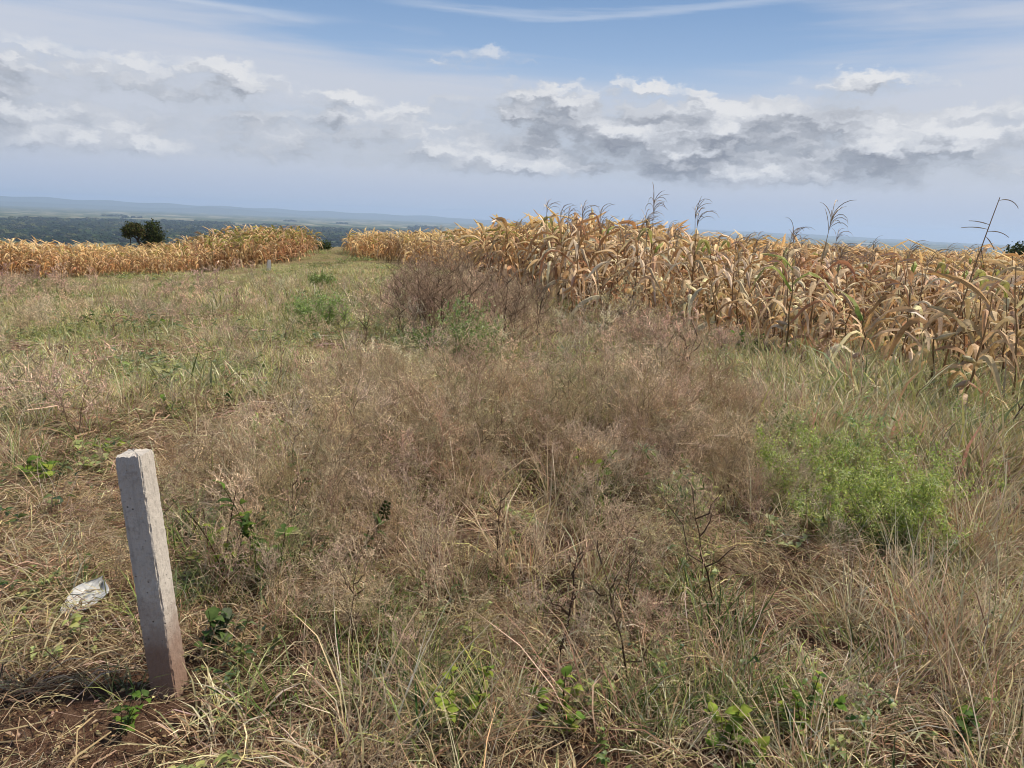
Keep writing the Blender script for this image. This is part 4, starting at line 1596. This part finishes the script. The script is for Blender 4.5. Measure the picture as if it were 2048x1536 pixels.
def concrete_post():
    base = ground(341, 1382)
    d = ray(268, 906)
    tt = (base[1] - .01) / d[1]
    top = np.array([0, 0, CAM_H]) + d * tt
    axis = top - base
    Lp = np.linalg.norm(axis)
    s = .083
    rng = np.random.default_rng(8)
    NZ, NS = 90, 16
    hs = np.linspace(-.25, Lp, NZ + 1)
    u = np.linspace(-1, 1, NS + 1)[:-1]
    ring = np.concatenate([np.stack([u, -np.ones(NS)], 1), np.stack([np.ones(NS), u], 1), np.stack([-u, np.ones(NS)], 1), np.stack([-np.ones(NS), -u], 1)])
    V = []
    for k, h in enumerate(hs):
        rr = ring.copy()
        corner = (np.abs(rr[:, 0]) > .99) & (np.abs(rr[:, 1]) > .99)
        tp = 1 - .05 * h / Lp
        sc = np.full(len(rr), s / 2 * tp)
        sc[corner] *= .97
        # chipped edges, worst on the edge facing the viewer
        front = corner & (rr[:, 0] > 0) & (rr[:, 1] < 0)
        sc[front] *= 1 - (.01 + .10 * rng.random() ** 4 + (.10 * rng.random() if .40 < h / Lp < .47 or .70 < h / Lp < .73 or h / Lp > .965 else 0))
        if k >= NZ - 1:
            sc *= .985 if k == NZ - 1 else .95
        p = rr * sc[:, None] + rng.normal(size=rr.shape) * .0006
        zz = h + rng.normal(size=len(rr)) * (.002 if k == NZ else .0004)
        V.append(np.stack([p[:, 0], p[:, 1], zz if np.ndim(zz) else np.full(len(rr), h)], 1))
    V = np.concatenate(V)
    n = len(ring)
    F = []
    for k in range(NZ):
        for j in range(n):
            a, b = k * n + j, k * n + (j + 1) % n
            F.append((a, b, b + n, a + n))
    me = bpy.data.meshes.new('concrete_post')
    V2 = V.tolist()
    # slightly domed uneven top
    m = NS - 1
    off = len(V2)
    topring = [NZ * n + j for j in range(n)]
    V2.append([0.002, 0.001, Lp + .004])
    for j in range(n):
        F.append((topring[j], topring[(j + 1) % n], off))
    me.from_pydata(V2, [], F)
    me.materials.append(concrete_mat())
    me.polygons.foreach_set('use_smooth', np.zeros(len(me.polygons), bool))
    o = bpy.data.objects.new('concrete_post', me)
    COL.objects.link(o)
    q = Vector(axis).to_track_quat('Z', 'Y')
    zrot = Matrix.Rotation(math.radians(-3), 4, 'Z')
    ax = Vector(axis).normalized()
    xx = Vector((1, 0, 0))
    xx = (xx - ax * xx.dot(ax)).normalized()
    yy = ax.cross(xx)
    Mx = Matrix(((xx[0], yy[0], ax[0], base[0]), (xx[1], yy[1], ax[1], base[1]), (xx[2], yy[2], ax[2], base[2]), (0, 0, 0, 1)))
    o.matrix_world = Mx @ zrot
    tag(o, 'leaning grey concrete boundary post with chipped edge and red soil stains', 'post')


concrete_post()


def marker_stone():
    p = ground(537, 541)
    rng = np.random.default_rng(4)
    mb = MB()
    t = np.linspace(0, 1, 6)
    P = np.stack([.05 * t, 0 * t, -.1 + .62 * t], 1)
    tube(mb, P, np.array([.13, .13, .125, .12, .115, .09]) + rng.normal(size=6) * .004, (.55, .52, .47), 4)
    o = mb.build('marker_stone', M_BARK, None, p)
    tag(o, 'small pale marker stone standing at the foot of the far corn', 'stone')


marker_stone()


# ------------------------------------------------------------------ plastic scrap
def plastic_scrap():
    m, t, o = mat_new('clear_plastic')
    tcn = t.node('ShaderNodeTexCoord')
    nz = t.noise(tcn.outputs['Object'], 45, 4, .6, .6)
    df = t.node('ShaderNodeBsdfDiffuse')
    df.inputs[0].default_value = (.78, .76, .72, 1)
    tl = t.node('ShaderNodeBsdfTranslucent')
    tl.inputs[0].default_value = (.75, .74, .71, 1)
    tp = t.node('ShaderNodeBsdfTransparent')
    tp.inputs[0].default_value = (.93, .93, .92, 1)
    gl = t.node('ShaderNodeBsdfGlossy')
    gl.inputs['Roughness'].default_value = .22
    a = t.node('ShaderNodeMixShader')
    a.inputs[0].default_value = .4
    t.l.new(df.outputs[0], a.inputs[1])
    t.l.new(tl.outputs[0], a.inputs[2])
    b = t.node('ShaderNodeMixShader')
    t.put(b.inputs[0], t.ss(nz, .35, .8, .03, .30))
    t.l.new(a.outputs[0], b.inputs[1])
    t.l.new(tp.outputs[0], b.inputs[2])
    c = t.node('ShaderNodeMixShader')
    fr = t.node('ShaderNodeFresnel')
    fr.inputs[0].default_value = 1.45
    t.put(c.inputs[0], t.m('MULTIPLY', fr.outputs[0], .7))
    t.l.new(b.outputs[0], c.inputs[1])
    t.l.new(gl.outputs[0], c.inputs[2])
    bp = t.node('ShaderNodeBump')
    bp.inputs['Distance'].default_value = .003
    t.put(bp.inputs['Height'], nz)
    for q in (df, gl):
        t.l.new(bp.outputs[0], q.inputs['Normal'])
    t.l.new(c.outputs[0], o.inputs[0])
    p0, p1 = ground(136, 1258), ground(212, 1202)
    cen = (p0 + p1) / 2
    ax = (p1 - p0)[:2]
    Ls = np.linalg.norm(ax) * .86
    ang = math.atan2(ax[1], ax[0])
    rng = np.random.default_rng(6)
    # crumpled scoop: a squashed cup lying on its side, with a rolled rim and a fold along it
    NU, NV = 22, 14
    V = []
    for i in range(NU + 1):
        u = i / NU
        wid = .5 * Ls * .62 * (math.sin(PI * min(max(u * .93 + .05, 0), 1)) ** .55)
        for j in range(NV + 1):
            v = -1 + 2 * j / NV
            x = (u - .5) * Ls + .01 * math.sin(5 * v + 3 * u)
            y = v * wid + .006 * math.sin(9 * u + 2 * v)
            z = .008 + .022 * abs(v) ** 2.2 + .012 * u ** 2 + .005 * math.sin(14 * u + 5 * v) * (1 - abs(v)) + .009 * math.exp(-((v + .15 - .3 * u) / .16) ** 2) + rng.normal() * .0009
            if i == NU:
                z += .006
                x += .006
            V.append((x, y, z))
    F = []
    for i in range(NU):
        for j in range(NV):
            a_ = i * (NV + 1) + j
            F.append((a_, a_ + 1, a_ + NV + 2, a_ + NV + 1))
    me = bpy.data.meshes.new('plastic_wrapper')
    me.from_pydata(V, [], F)
    me.materials.append(m)
    me.polygons.foreach_set('use_smooth', np.ones(len(me.polygons), bool))
    ob = bpy.data.objects.new('plastic_wrapper', me)
    COL.objects.link(ob)
    ob.location = (cen[0], cen[1], cen[2] + .048)
    ob.rotation_euler = (math.radians(6), math.radians(-4), ang)
    so = ob.modifiers.new('thickness', 'SOLIDIFY')
    so.thickness = .0012
    tag(ob, 'crumpled clear plastic wrapper lying on dry grass beside the post', 'wrapper')


plastic_scrap()


# ------------------------------------------------------------------ trees
def crown_cloud(mb, r, blobs, n, size, cols, wts):
    """leaf clumps through the crown's volume, denser near its skin"""
    w_ = np.array([b[3] * b[4] * b[5] for b in blobs])
    k = r.choice(len(blobs), n, p=w_ / w_.sum())
    bl = np.array(blobs)[k]
    d = unit(r.normal(size=(n, 3)))
    rad = r.random(n) ** .38
    P = bl[:, :3] + d * bl[:, 3:] * rad[:, None] * (1 + .20 * r.normal(size=(n, 1)))
    D = unit(d + r.normal(size=(n, 3)) * .8)
    Nn = unit(d * .5 + np.array([0, 0, .6]) + r.normal(size=(n, 3)) * .5)
    s = size * r.uniform(.5, 1.4, n)
    leaves(mb, P, D, Nn, s, s * .7, mixcol(cols, wts, n, r, .22))


def make_tree(loc, H, blobs, trunk, seed, label, n=2600, size=.22, cols=((.065, .085, .026), (.10, .11, .036), (.045, .06, .02)), wts=(3, 2, 2), name='tree'):
    r = np.random.default_rng(seed)
    o = empty(name, loc)
    tag(o, label, 'tree')
    mb = MB()
    for P, r0, r1 in trunk:
        P = np.array(P, float)
        t = np.linspace(0, 1, 9)
        tt = np.linspace(0, 1, len(P))
        Q = np.stack([np.interp(t, tt, P[:, k]) for k in range(3)], 1)
        Q[1:-1] += r.normal(size=(7, 3)) * r0 * .25
        tube(mb, Q, r0 * (1 - t) + r1 * t, (.06, .045, .035), 7)
    mb.build('trunk', M_BARK, o)
    cb = MB()
    crown_cloud(cb, r, blobs, n, size, cols, wts)
    cb.build('crown', M_TREE, o)
    return o


def lone_trees():
    dist = 84.0
    k = dist / FPX
    p = at_dist(268, dist)
    d = ray(268, 443)
    top = CAM_H + d[2] / math.hypot(d[0], d[1]) * dist
    H = top - p[2]
    c = H - 1.25                                                    # height of crown centre
    make_tree((p[0], p[1], p[2] - .1), H,
              [(-.15, 0, H - .62, .75, .8, .52), (.40, 0, H - .75, .6, .6, .5), (-.62, .1, H - .95, .5, .6, .40), (-.55, -.2, H - 1.2, .36, .4, .26), (.1, .2, H - .36, .55, .6, .3), (.62, 0, H - 1.05, .3, .4, .3)],
              [([(.85, 0, 0), (.70, 0, H * .4), (.40, 0, H - 1.7), (.3, 0, H - .8)], .18, .09), ([(.36, 0, H - 1.6), (-.1, 0, H - 1.3), (-.5, 0, H - .9)], .09, .04), ([(.34, 0, H - 1.3), (.6, .1, H - .9)], .08, .03),
               ([(-.40, .1, 0.3), (-.42, .1, H * .5), (-.40, 0, H - 1.0)], .05, .03)],
              21, 'lone tree with bare crooked trunk and brownish crown at the crop edge', 2600, .17, ((.085, .085, .03), (.065, .08, .026), (.11, .09, .036), (.045, .056, .02)), (3, 3, 1.5, 2))
    p = at_dist(304, dist + 1)
    d = ray(302, 439)
    top = CAM_H + d[2] / math.hypot(d[0], d[1]) * (dist + 1)
    H = top - p[2]
    make_tree((p[0], p[1], p[2] - .1), H,
              [(.05, 0, H - .6, .75, .8, .6), (.12, 0, H - 1.3, .95, .9, .8), (.2, 0, H - 2.1, 1.0, .9, .8), (-.35, 0, H - 1.8, .7, .7, .8), (.1, 0, H - 2.9, .9, .9, .8), (.6, 0, H - 1.8, .55, .6, .8), (-.2, .1, H - 2.6, .7, .7, .6)],
              [([(0, 0, 0), (.05, 0, H * .4), (0, 0, H - 1.0)], .20, .05), ([(0, 0, H * .3), (.6, 0, H * .55)], .08, .03), ([(0, 0, H * .35), (-.5, 0, H * .6)], .08, .03)],
              22, 'dense dark green tree with leaves to the ground, right of the pair', 3800, .18)
    # dark tree cut by the right border and low dark bushes showing over the crop
    p = at_dist(2052, 95)
    d = ray(2052, 485)
    H = CAM_H + d[2] / math.hypot(d[0], d[1]) * 95 - p[2]
    make_tree((p[0], p[1], p[2] - .1), H, [(0, 0, H - .9, 1.5, 1.4, .95), (1.2, 0, H - 1.1, 1.2, 1.2, .9), (-.5, 0, H - 1.6, 1.0, 1.0, .8), (2.2, 0, H - 1.5, 1.1, 1.0, .9)],
              [([(0, 0, 0), (.1, 0, H * .5), (.3, 0, H - .9)], .16, .05), ([(0.05, 0, H * .4), (1.2, 0, H - 1.2)], .08, .03)], 23, 'dark tree top behind the corn at the right border', 2400, .26)
    p = at_dist(1112, 66)
    d = ray(1112, 449)
    H = CAM_H + d[2] / math.hypot(d[0], d[1]) * 66 - p[2]
    make_tree((p[0], p[1], p[2] - .1), H, [(0, 0, H - .42, .55, .55, .42), (.25, 0, H - .75, .6, .5, .5), (-.2, 0, H - .9, .5, .5, .5)],
              [([(0, 0, 0), (.05, 0, H * .5), (0, 0, H - .5)], .07, .03)], 24, 'small dark round tree top peeping over the middle of the corn', 1500, .16)
    p = at_dist(640, 70)
    make_tree((p[0], p[1], p[2] - .05), 1.6, [(0, 0, .7, .9, .6, .6), (.5, 0, 1.0, .5, .5, .4), (-.5, 0, .6, .5, .5, .45)],
              [([(0, 0, 0), (.1, 0, .5), (.3, 0, 1.1)], .05, .02), ([(0, 0, .2), (-.4, 0, .8)], .03, .01)], 25, 'low dark green shrub in the gap between the two corn fields', 1300, .13,
              ((.06, .085, .025), (.10, .12, .035), (.04, .055, .02)), (3, 2, 2), 'shrub')


lone_trees()


# ------------------------------------------------------------------ far woodland
def woodland():
    rng = np.random.default_rng(55)

    def crown(r, nu=9, nv=5):
        th = np.linspace(.02, PI * .78, nv)
        ph = np.arange(nu) * 2 * PI / nu
        R = 1 + .30 * r.normal(size=(nv, nu)).clip(-1.2, 1.2)
        V = np.stack([R * np.sin(th)[:, None] * np.cos(ph)[None], R * np.sin(th)[:, None] * np.sin(ph)[None], .55 + .62 * R * np.cos(th)[:, None]], -1)
        F = []
        for i in range(nv - 1):
            for j in range(nu):
                a, b = i * nu + j, i * nu + (j + 1) % nu
                F.append((a, a + nu, b + nu, b))
        return V.reshape(-1, 3), F

    protos = []
    for k in range(5):
        mb = MB()
        for q in range(9):
            V, F = crown(rng, 11, 6)
            rr, aa = 58 * math.sqrt(rng.random()), rng.random() * 2 * PI
            s = rng.uniform(6, 16)
            c = mixcol(((.022, .036, .014), (.034, .050, .019), (.060, .068, .028), (.016, .025, .012)), (3, 3, 1.2, 2), 1, rng, .2)[0]
            mb.add(V * np.array([s, s, s * rng.uniform(.6, .95)]) + np.array([rr * math.cos(aa), rr * math.sin(aa), 0]), F, c)
        protos.append(mb.mesh('wood', M_TREE))
    n = 9000
    u = rng.random(n)
    r = np.sqrt(1500 ** 2 + u * (8800 ** 2 - 1500 ** 2))
    a = rng.uniform(-.78, .78, n)
    x, y = r * np.sin(a), r * np.cos(a)
    dens = vnoise(x, y, 420, 61) * .5 + vnoise(x, y, 150, 62) * .5
    bandmask = sstep(r, 1500, 2700) * .28 + .30 + .22 * sstep(r, 2600, 3600) - .60 * sstep(r, 4300, 6000)
    keep = dens < bandmask - .03
    x, y, r = x[keep], y[keep], r[keep]
    m = len(x)
    s = (.85 + .35 * rng.random(m)) * (1 + .25 * sstep(r, 4000, 8000))
    print('wood', m)
    scatter('far_woodland', protos, np.stack([x, y, terrain(x, y) - 1], 1), rng.integers(0, 5, m), np.stack([np.zeros(m), np.zeros(m), rng.random(m) * 6.28], 1), s, 'dark blue green woodland spread over the plain below')


woodland()


# ------------------------------------------------------------------ single weeds that can be told apart
def weed_leaf_mesh(seed, lobed=False, c=GREEN):
    r = np.random.default_rng(seed)
    mb = MB()
    K = 7
    u = np.linspace(0, 1, K)
    W = np.array([.06, .34, .48, .50, .40, .22, .02]) * (.62 if lobed else .8)
    P = np.stack([u, 0 * u, .16 * np.sin(u * 2.4) - .22 * u ** 2], 1)
    ed = r.normal(size=(K, 2)) * .025
    l = P + np.stack([0 * u, W, .22 * W + ed[:, 0]], 1)
    q = P + np.stack([0 * u, -W, .22 * W + ed[:, 1]], 1)
    V = np.stack([l, P, q], 1).reshape(-1, 3)
    i = np.arange(K - 1)[:, None] * 3
    F = np.concatenate([i + np.array([[0, 1, 4, 3]]), i + np.array([[1, 2, 5, 4]])])
    cc = np.tile(np.asarray(c, float), (len(V), 1)) * np.exp(r.normal(size=(len(V), 1)) * .06)
    mb.add(V, F, cc)
    return mb.mesh('leaf', M_LEAF, True)


LEAFM = {}


def leafy_weed(px, py, label, H=.3, ns=4, nl=26, ll=.06, cols=(GREEN, LIME), seed=1, spread=.35, name='leafy_weed', cat='weed', stemc=(.10, .09, .035), group=None, lobed=False, asp=1.0, up=(-.3, .7), start=.2):
    """stems with separate leaves"""
    r = np.random.default_rng(seed)
    p = ground(px, py)
    o = empty(name, p)
    tag(o, label, cat, group)
    P, S = blade_paths(ns, r, H * .12, (H * .7, H * 1.15), (.02, spread), (.05, .5), 5)
    for k in range(ns):
        mb = MB()
        tube(mb, P[k], np.linspace(.0035, .0015, 6) * (.6 + H), np.asarray(stemc), 4)
        mb.build('stem', M_LEAF, o)
    for k in range(nl):
        c = cols[int(r.integers(0, len(cols)))]
        key = (tuple(c), int(r.integers(0, 3)), lobed)
        if key not in LEAFM:
            LEAFM[key] = weed_leaf_mesh(900 + len(LEAFM), lobed, c)
        lf = bpy.data.objects.new('leaf', LEAFM[key])
        COL.objects.link(lf)
        lf.parent = o
        s_ = int(r.integers(0, ns))
        f = start + (1 - start) * r.random()
        b = np.array([np.interp(f, np.linspace(0, 1, 6), P[s_][:, q]) for q in range(3)])
        lf.location = b
        L = ll * r.uniform(.55, 1.25)
        lf.scale = (L, L * asp, L)
        lf.rotation_euler = (r.normal() * .35, -r.uniform(*up), r.random() * 2 * PI)
    return o


DG = (.055, .10, .028)
BG = (.16, .25, .045)
YG = (.30, .36, .06)
GG = (.11, .17, .05)
leafy_weed(345, 842, 'small leafy green weed on flattened grass behind the post', .20, 5, 52, 0.051, (BG, GG), 31, .9)
leafy_weed(462, 818, 'dark green leafy weed beyond the post near pale litter', .17, 5, 57, 0.055, (DG, GG), 32, 1.0)
leafy_weed(172, 660, 'low dark green weed clump far out on the left grass', .30, 6, 78, 0.078, (DG, GG), 33, 1.0)
leafy_weed(322, 672, 'round dark green weed clump beside yellowish grass far left', .28, 6, 65, 0.078, (DG, GG, BG), 34, 1.0)
leafy_weed(440, 1185, 'tall weed with red stems and drooping green leaves beside the post', .48, 5, 54, 0.058, (GG, BG, YG), 35, .35, stemc=(.10, .045, .035), lobed=True, asp=.7)
leafy_weed(545, 1175, 'upright green weed with spreading leaves two steps right of the post', .42, 4, 44, 0.066, (BG, GG), 36, .35, lobed=True, asp=.75)
leafy_weed(430, 1305, 'low broad leaved weed with dull green leaves at the post foot', .17, 6, 57, 0.051, (DG, GG, (.20, .22, .13)), 37, .9)
leafy_weed(930, 1478, 'yellow green broad leaved weed at the bottom edge', .22, 6, 78, 0.033, (YG, BG, LIME), 38, .7)
leafy_weed(1120, 1462, 'small lime weed between straw at the bottom middle', .20, 4, 44, 0.039, (YG, BG), 39, .6)
leafy_weed(1600, 1478, 'green leafy weed in the grass at the bottom right', .22, 6, 78, 0.031, (BG, GG, YG), 40, .8)
leafy_weed(1450, 1490, 'lime green weed clump among straw at the bottom', .18, 6, 78, 0.039, (YG, BG), 41, .9)
leafy_weed(1900, 1478, 'little weed with few leaves near the bottom right corner', .16, 3, 20, 0.043, (BG, GG), 42, .8)
leafy_weed(75, 975, 'leafy green weed leaning in at the left border', .20, 4, 44, 0.066, (BG, YG), 43, 1.0)
leafy_weed(205, 925, 'short yellow green weed just behind the post top', .14, 4, 44, 0.055, (YG, BG), 44, 1.0)
leafy_weed(1180, 1000, 'bright green weed amid brown weeds in the middle', .34, 4, 39, 0.047, (BG, YG), 45, .4)
leafy_weed(600, 1530, 'tiny seedling with two green leaves on bare soil', .05, 2, 6, 0.039, (BG,), 46, .9)
leafy_weed(240, 1475, 'small green herb on red soil at the bottom left', .13, 4, 44, 0.027, (BG, GG), 47, .8)
leafy_weed(1760, 1115, 'low creeping green weed below the bright green bush', .12, 7, 91, 0.039, (GG, DG, BG), 48, 1.2)
leafy_weed(1850, 1190, 'creeping weed beside the flattened straw on the right', .10, 6, 65, 0.035, (GG, BG), 49, 1.2)
leafy_weed(1500, 735, 'green weed at the foot of the corn row', .45, 5, 52, 0.070, (GG, BG), 50, .5)


def green_bush(px, py, H, W, label, seed, ns=46, cols=(LIME, GREEN, SAGE), nl=4200, ls=.03, name='green_bush', stemc=GREEN):
    """airy bush of many thin stems carrying fine leaves"""
    r = np.random.default_rng(seed)
    p = ground(px, py)
    o = empty(name, p)
    tag(o, label, 'bush')
    sb = MB()
    P, S = blade_paths(ns, r, W * .22, (H * .75, H * 1.15), (.05, .75), (-.1, .55), 5)
    P[..., :2] *= W / H * .8
    ribbons(sb, P, np.array([1, .9, .8, .7, .5, .3])[None] * .005, np.asarray(stemc) * .9, S, r)
    u = r.uniform(.3, .95, (ns, 7)) * 4.999
    i = u.astype(int)
    f = (u - i)[..., None]
    b = P[np.arange(ns)[:, None], i] * (1 - f) + P[np.arange(ns)[:, None], i + 1] * f
    d = unit(r.normal(size=(ns, 7, 3)) * .7 + np.array([0, 0, .9]))
    Q = np.stack([b, b + d * H * .16, b + d * H * .28], 2).reshape(-1, 3, 3)
    ribbons(sb, Q, np.array([1, .8, .5])[None] * .0028, np.asarray(SAGE), None, r)
    sb.build('stems', M_LEAF, o)
    lb = MB()
    k = r.integers(0, len(Q), nl)
    f = r.random((nl, 1))
    B_ = Q[k, 0] * (1 - f) + Q[k, 2] * f + r.normal(size=(nl, 3)) * .012
    D = unit(r.normal(size=(nl, 3)) + np.array([0, 0, .3]))
    l = ls * r.uniform(.5, 1.3, nl)
    leaves(lb, B_, D, unit(r.normal(size=(nl, 3)) * .6 + np.array([0, 0, 1.])), l, l * .32, mixcol(cols, np.ones(len(cols)), nl, r, .18))
    lb.build('foliage', M_LEAF, o)
    return o


green_bush(1690, 1052, .47, .95, 'bright green airy bush on the right, before the straw patch', 61, 60, ((.56, .60, .15), (.44, .52, .11), (.60, .61, .28), (.30, .38, .08)), 21000, .021)
green_bush(935, 745, .75, .60, 'tall fresh green weed bush in front of the brown weed stand', 62, 36, ((.28, .36, .11), (.20, .28, .075), (.36, .39, .18), (.42, .40, .2)), 1900, .05)
green_bush(640, 668, .62, .85, 'pale green bush on the grass left of the brown weed stand', 63, 40, ((.34, .42, .12), (.27, .35, .09), (.38, .40, .18)), 2600, .055)
green_bush(830, 722, .40, .55, 'low green weed bush left of the taller green one', 64, 30, ((.20, .28, .07), (.26, .30, .12)), 1600, .045)
green_bush(640, 585, .55, .7, 'pale green bush at the start of the grass strip between fields', 65, 26, ((.27, .34, .09), (.22, .28, .09)), 1400, .08)


def dead_weed(px, py, H, label, seed, tilt=(0, 0), group=None, dark=DARK, tips=ROSE, nb=7, sub=4, fin=3, spread=.4, sr=.006, wf=.003, lean=.1, name='dead_weed', start=.3, multi=1):
    r = np.random.default_rng(seed)
    p = ground(px, py)
    o = empty(name, p)
    o.rotation_euler = (tilt[0], tilt[1], r.random() * 0)
    tag(o, label, 'weed', group)
    for k in range(multi):
        full = MB()
        twig_plant(full, r, H * r.uniform(.8, 1.1), nb, sub, fin, spread, sr, dark, np.asarray(dark) * .5 + np.asarray(tips) * .5, tips, wf, True, lean, start=start, bitsize=.009)
        off = np.array([r.normal() * .05, r.normal() * .05, -.02]) * (multi > 1)
        st, tw = MB(), MB()
        for tgt, sl in ((st, slice(0, 1)), (tw, slice(1, None))):
            for v, c, f, mi in list(zip(full.v, full.c, full.f, full.mi))[sl]:
                tgt.add(v + off, f - int(f.min()), c)
        st.build('stem', M_DRY, o)
        tw.build('twigs', M_DRY, o)
    return o


dead_weed(1345, 850, .72, 'clump of tall dark dead stems before the corn', 71, spread=.3, multi=5, sr=.008, lean=.16)
dead_weed(1118, 1335, .52, 'black forked dead stem in the bottom middle', 72, (0, .12), sr=.007, nb=6, lean=.25)
dead_weed(1262, 1400, .50, 'thin dark dead stem bending left near the bottom', 73, (0, -.2), sr=.006, lean=.3)
dead_weed(880, 960, .55, 'dead brown stem leaning hard to the right in the weeds', 74, (0, .8), sr=.006, nb=5)
dead_weed(1110, 890, .45, 'dark spread twigs standing in the pink weeds', 75, (0, .15), spread=.55)
dead_weed(1430, 1230, .50, 'dark thin dead weed beside the flattened straw', 76, (0, -.25), sr=.005)
dead_weed(1000, 1160, .42, 'pair of dark upright dead stems in the middle', 77, multi=2, spread=.25, sr=.005)
dead_weed(1985, 905, .62, 'dark dead stem leaning right in the grass on the right', 78, (0, .5), sr=.011, nb=4, sub=2, fin=2, spread=.25)
dead_weed(1570, 790, .55, 'dark broken stem under the corn with leaves green above', 79, (0, .2), sr=.010, nb=4, sub=3)
dead_weed(270, 820, .40, 'thin reddish dead stem on the flattened grass at left', 80, (0, .6), sr=.004, nb=4, sub=3)
dead_weed(120, 740, .45, 'forked dead twig on the grass far left', 81, (0, .4), sr=.005, nb=5)
dead_weed(560, 800, .50, 'slim upright dead weed left of the pink weeds', 82, (0, 0), sr=.004, nb=5, sub=3, spread=.25)
dead_weed(235, 700, .42, 'dark dead weed sprouting near the round green clump', 83, sr=.005)
dead_weed(730, 730, .55, 'dark branching dead weed left of the brown stand', 84, sr=.007, multi=2)
dead_weed(480, 640, .55, 'upright dark dead weeds beyond the left grass', 85, sr=.006, multi=4, spread=.3)
dead_weed(300, 1330, .22, 'little dead twig on red soil beside the post', 86, (0, -.3), sr=.003, nb=5, wf=.0018)
dead_weed(700, 1330, .36, 'grey brown dead weed low in the bottom left middle', 87, sr=.004)
dead_weed(600, 1160, .45, 'dark thin dead weed beside the upright green weed', 88, sr=.004, nb=6)


def weed_stand():
    rng = np.random.default_rng(91)
    for k in range(44):
        px = 790 + 290 * rng.random()
        py = 640 + 70 * rng.random() + (20 if px > 980 else 0)
        H = (1.20 - .25 * abs(px - 890) / 170) * rng.uniform(.8, 1.1)
        dead_weed(px, py, max(H, .6), 'tall brown dead weed in the %s of the thick stand beside the corn' % ('left flank' if px < 860 else 'middle' if px < 980 else 'right flank'), 2000 + k, (rng.normal() * .06, rng.normal() * .06), 'tall brown weeds of the stand',
                  (.075, .048, .032), (.40, .275, .185), 10, 6, 5, .45, .0065, .0034, name='brown_weed', start=.22)


weed_stand()


def seed_weed(px, py, H, label, seed, tilt, podc, n=26):
    """weed stem ending in a spike of prickly pods, with a few palmate leaves"""
    r = np.random.default_rng(seed)
    p = ground(px, py)
    o = empty('pod_weed', p)
    o.rotation_euler = (0, tilt, 0)
    tag(o, label, 'weed')
    mb = MB()
    t = np.linspace(0, 1, 7)
    P = np.stack([.03 * np.sin(t * 3), 0 * t, H * t], 1)
    tube(mb, P, .005 - .003 * t, (.14, .15, .06), 5)
    mb.build('stem', M_LEAF, o)
    pm = MB()
    for k in range(n):
        f = .80 + .2 * k / n
        b = np.array([np.interp(f, t, P[:, q]) for q in range(3)])
        a = k * 2.4
        c = b + np.array([math.cos(a), math.sin(a), .3]) * .012 * (1.3 - (f - .8) * 4)
        q = np.linspace(0, 1, 5)
        ax = unit(np.array([[math.cos(a), math.sin(a), .5]]))[0]
        tube(pm, c + ax * (q * .018)[:, None], .0065 * np.array([.4, .9, 1, .7, .1]), np.asarray(podc) * r.uniform(.8, 1.2), 5)
    pm.build('seed_spike', M_LEAF, o)
    for k in range(6):
        key = ('pod', k % 2)
        if key not in LEAFM:
            LEAFM[key] = weed_leaf_mesh(980 + k, True, GG)
        lf = bpy.data.objects.new('leaf', LEAFM[key])
        COL.objects.link(lf)
        lf.parent = o
        f = .35 + .08 * k
        lf.location = [float(np.interp(f, t, P[:, q])) for q in range(3)]
        L = .075 * r.uniform(.7, 1.2)
        lf.scale = (L, L * .8, L)
        lf.rotation_euler = (r.normal() * .2, -r.uniform(-.2, .4), k * 2.2)


seed_weed(690, 1130, .36, 'weed with dark green pod spike leaning right of the upright weed', 95, .55, (.06, .085, .03))
seed_weed(588, 1010, .30, 'weed with pale green pod spike standing in brown weeds', 96, -.05, (.27, .32, .14))
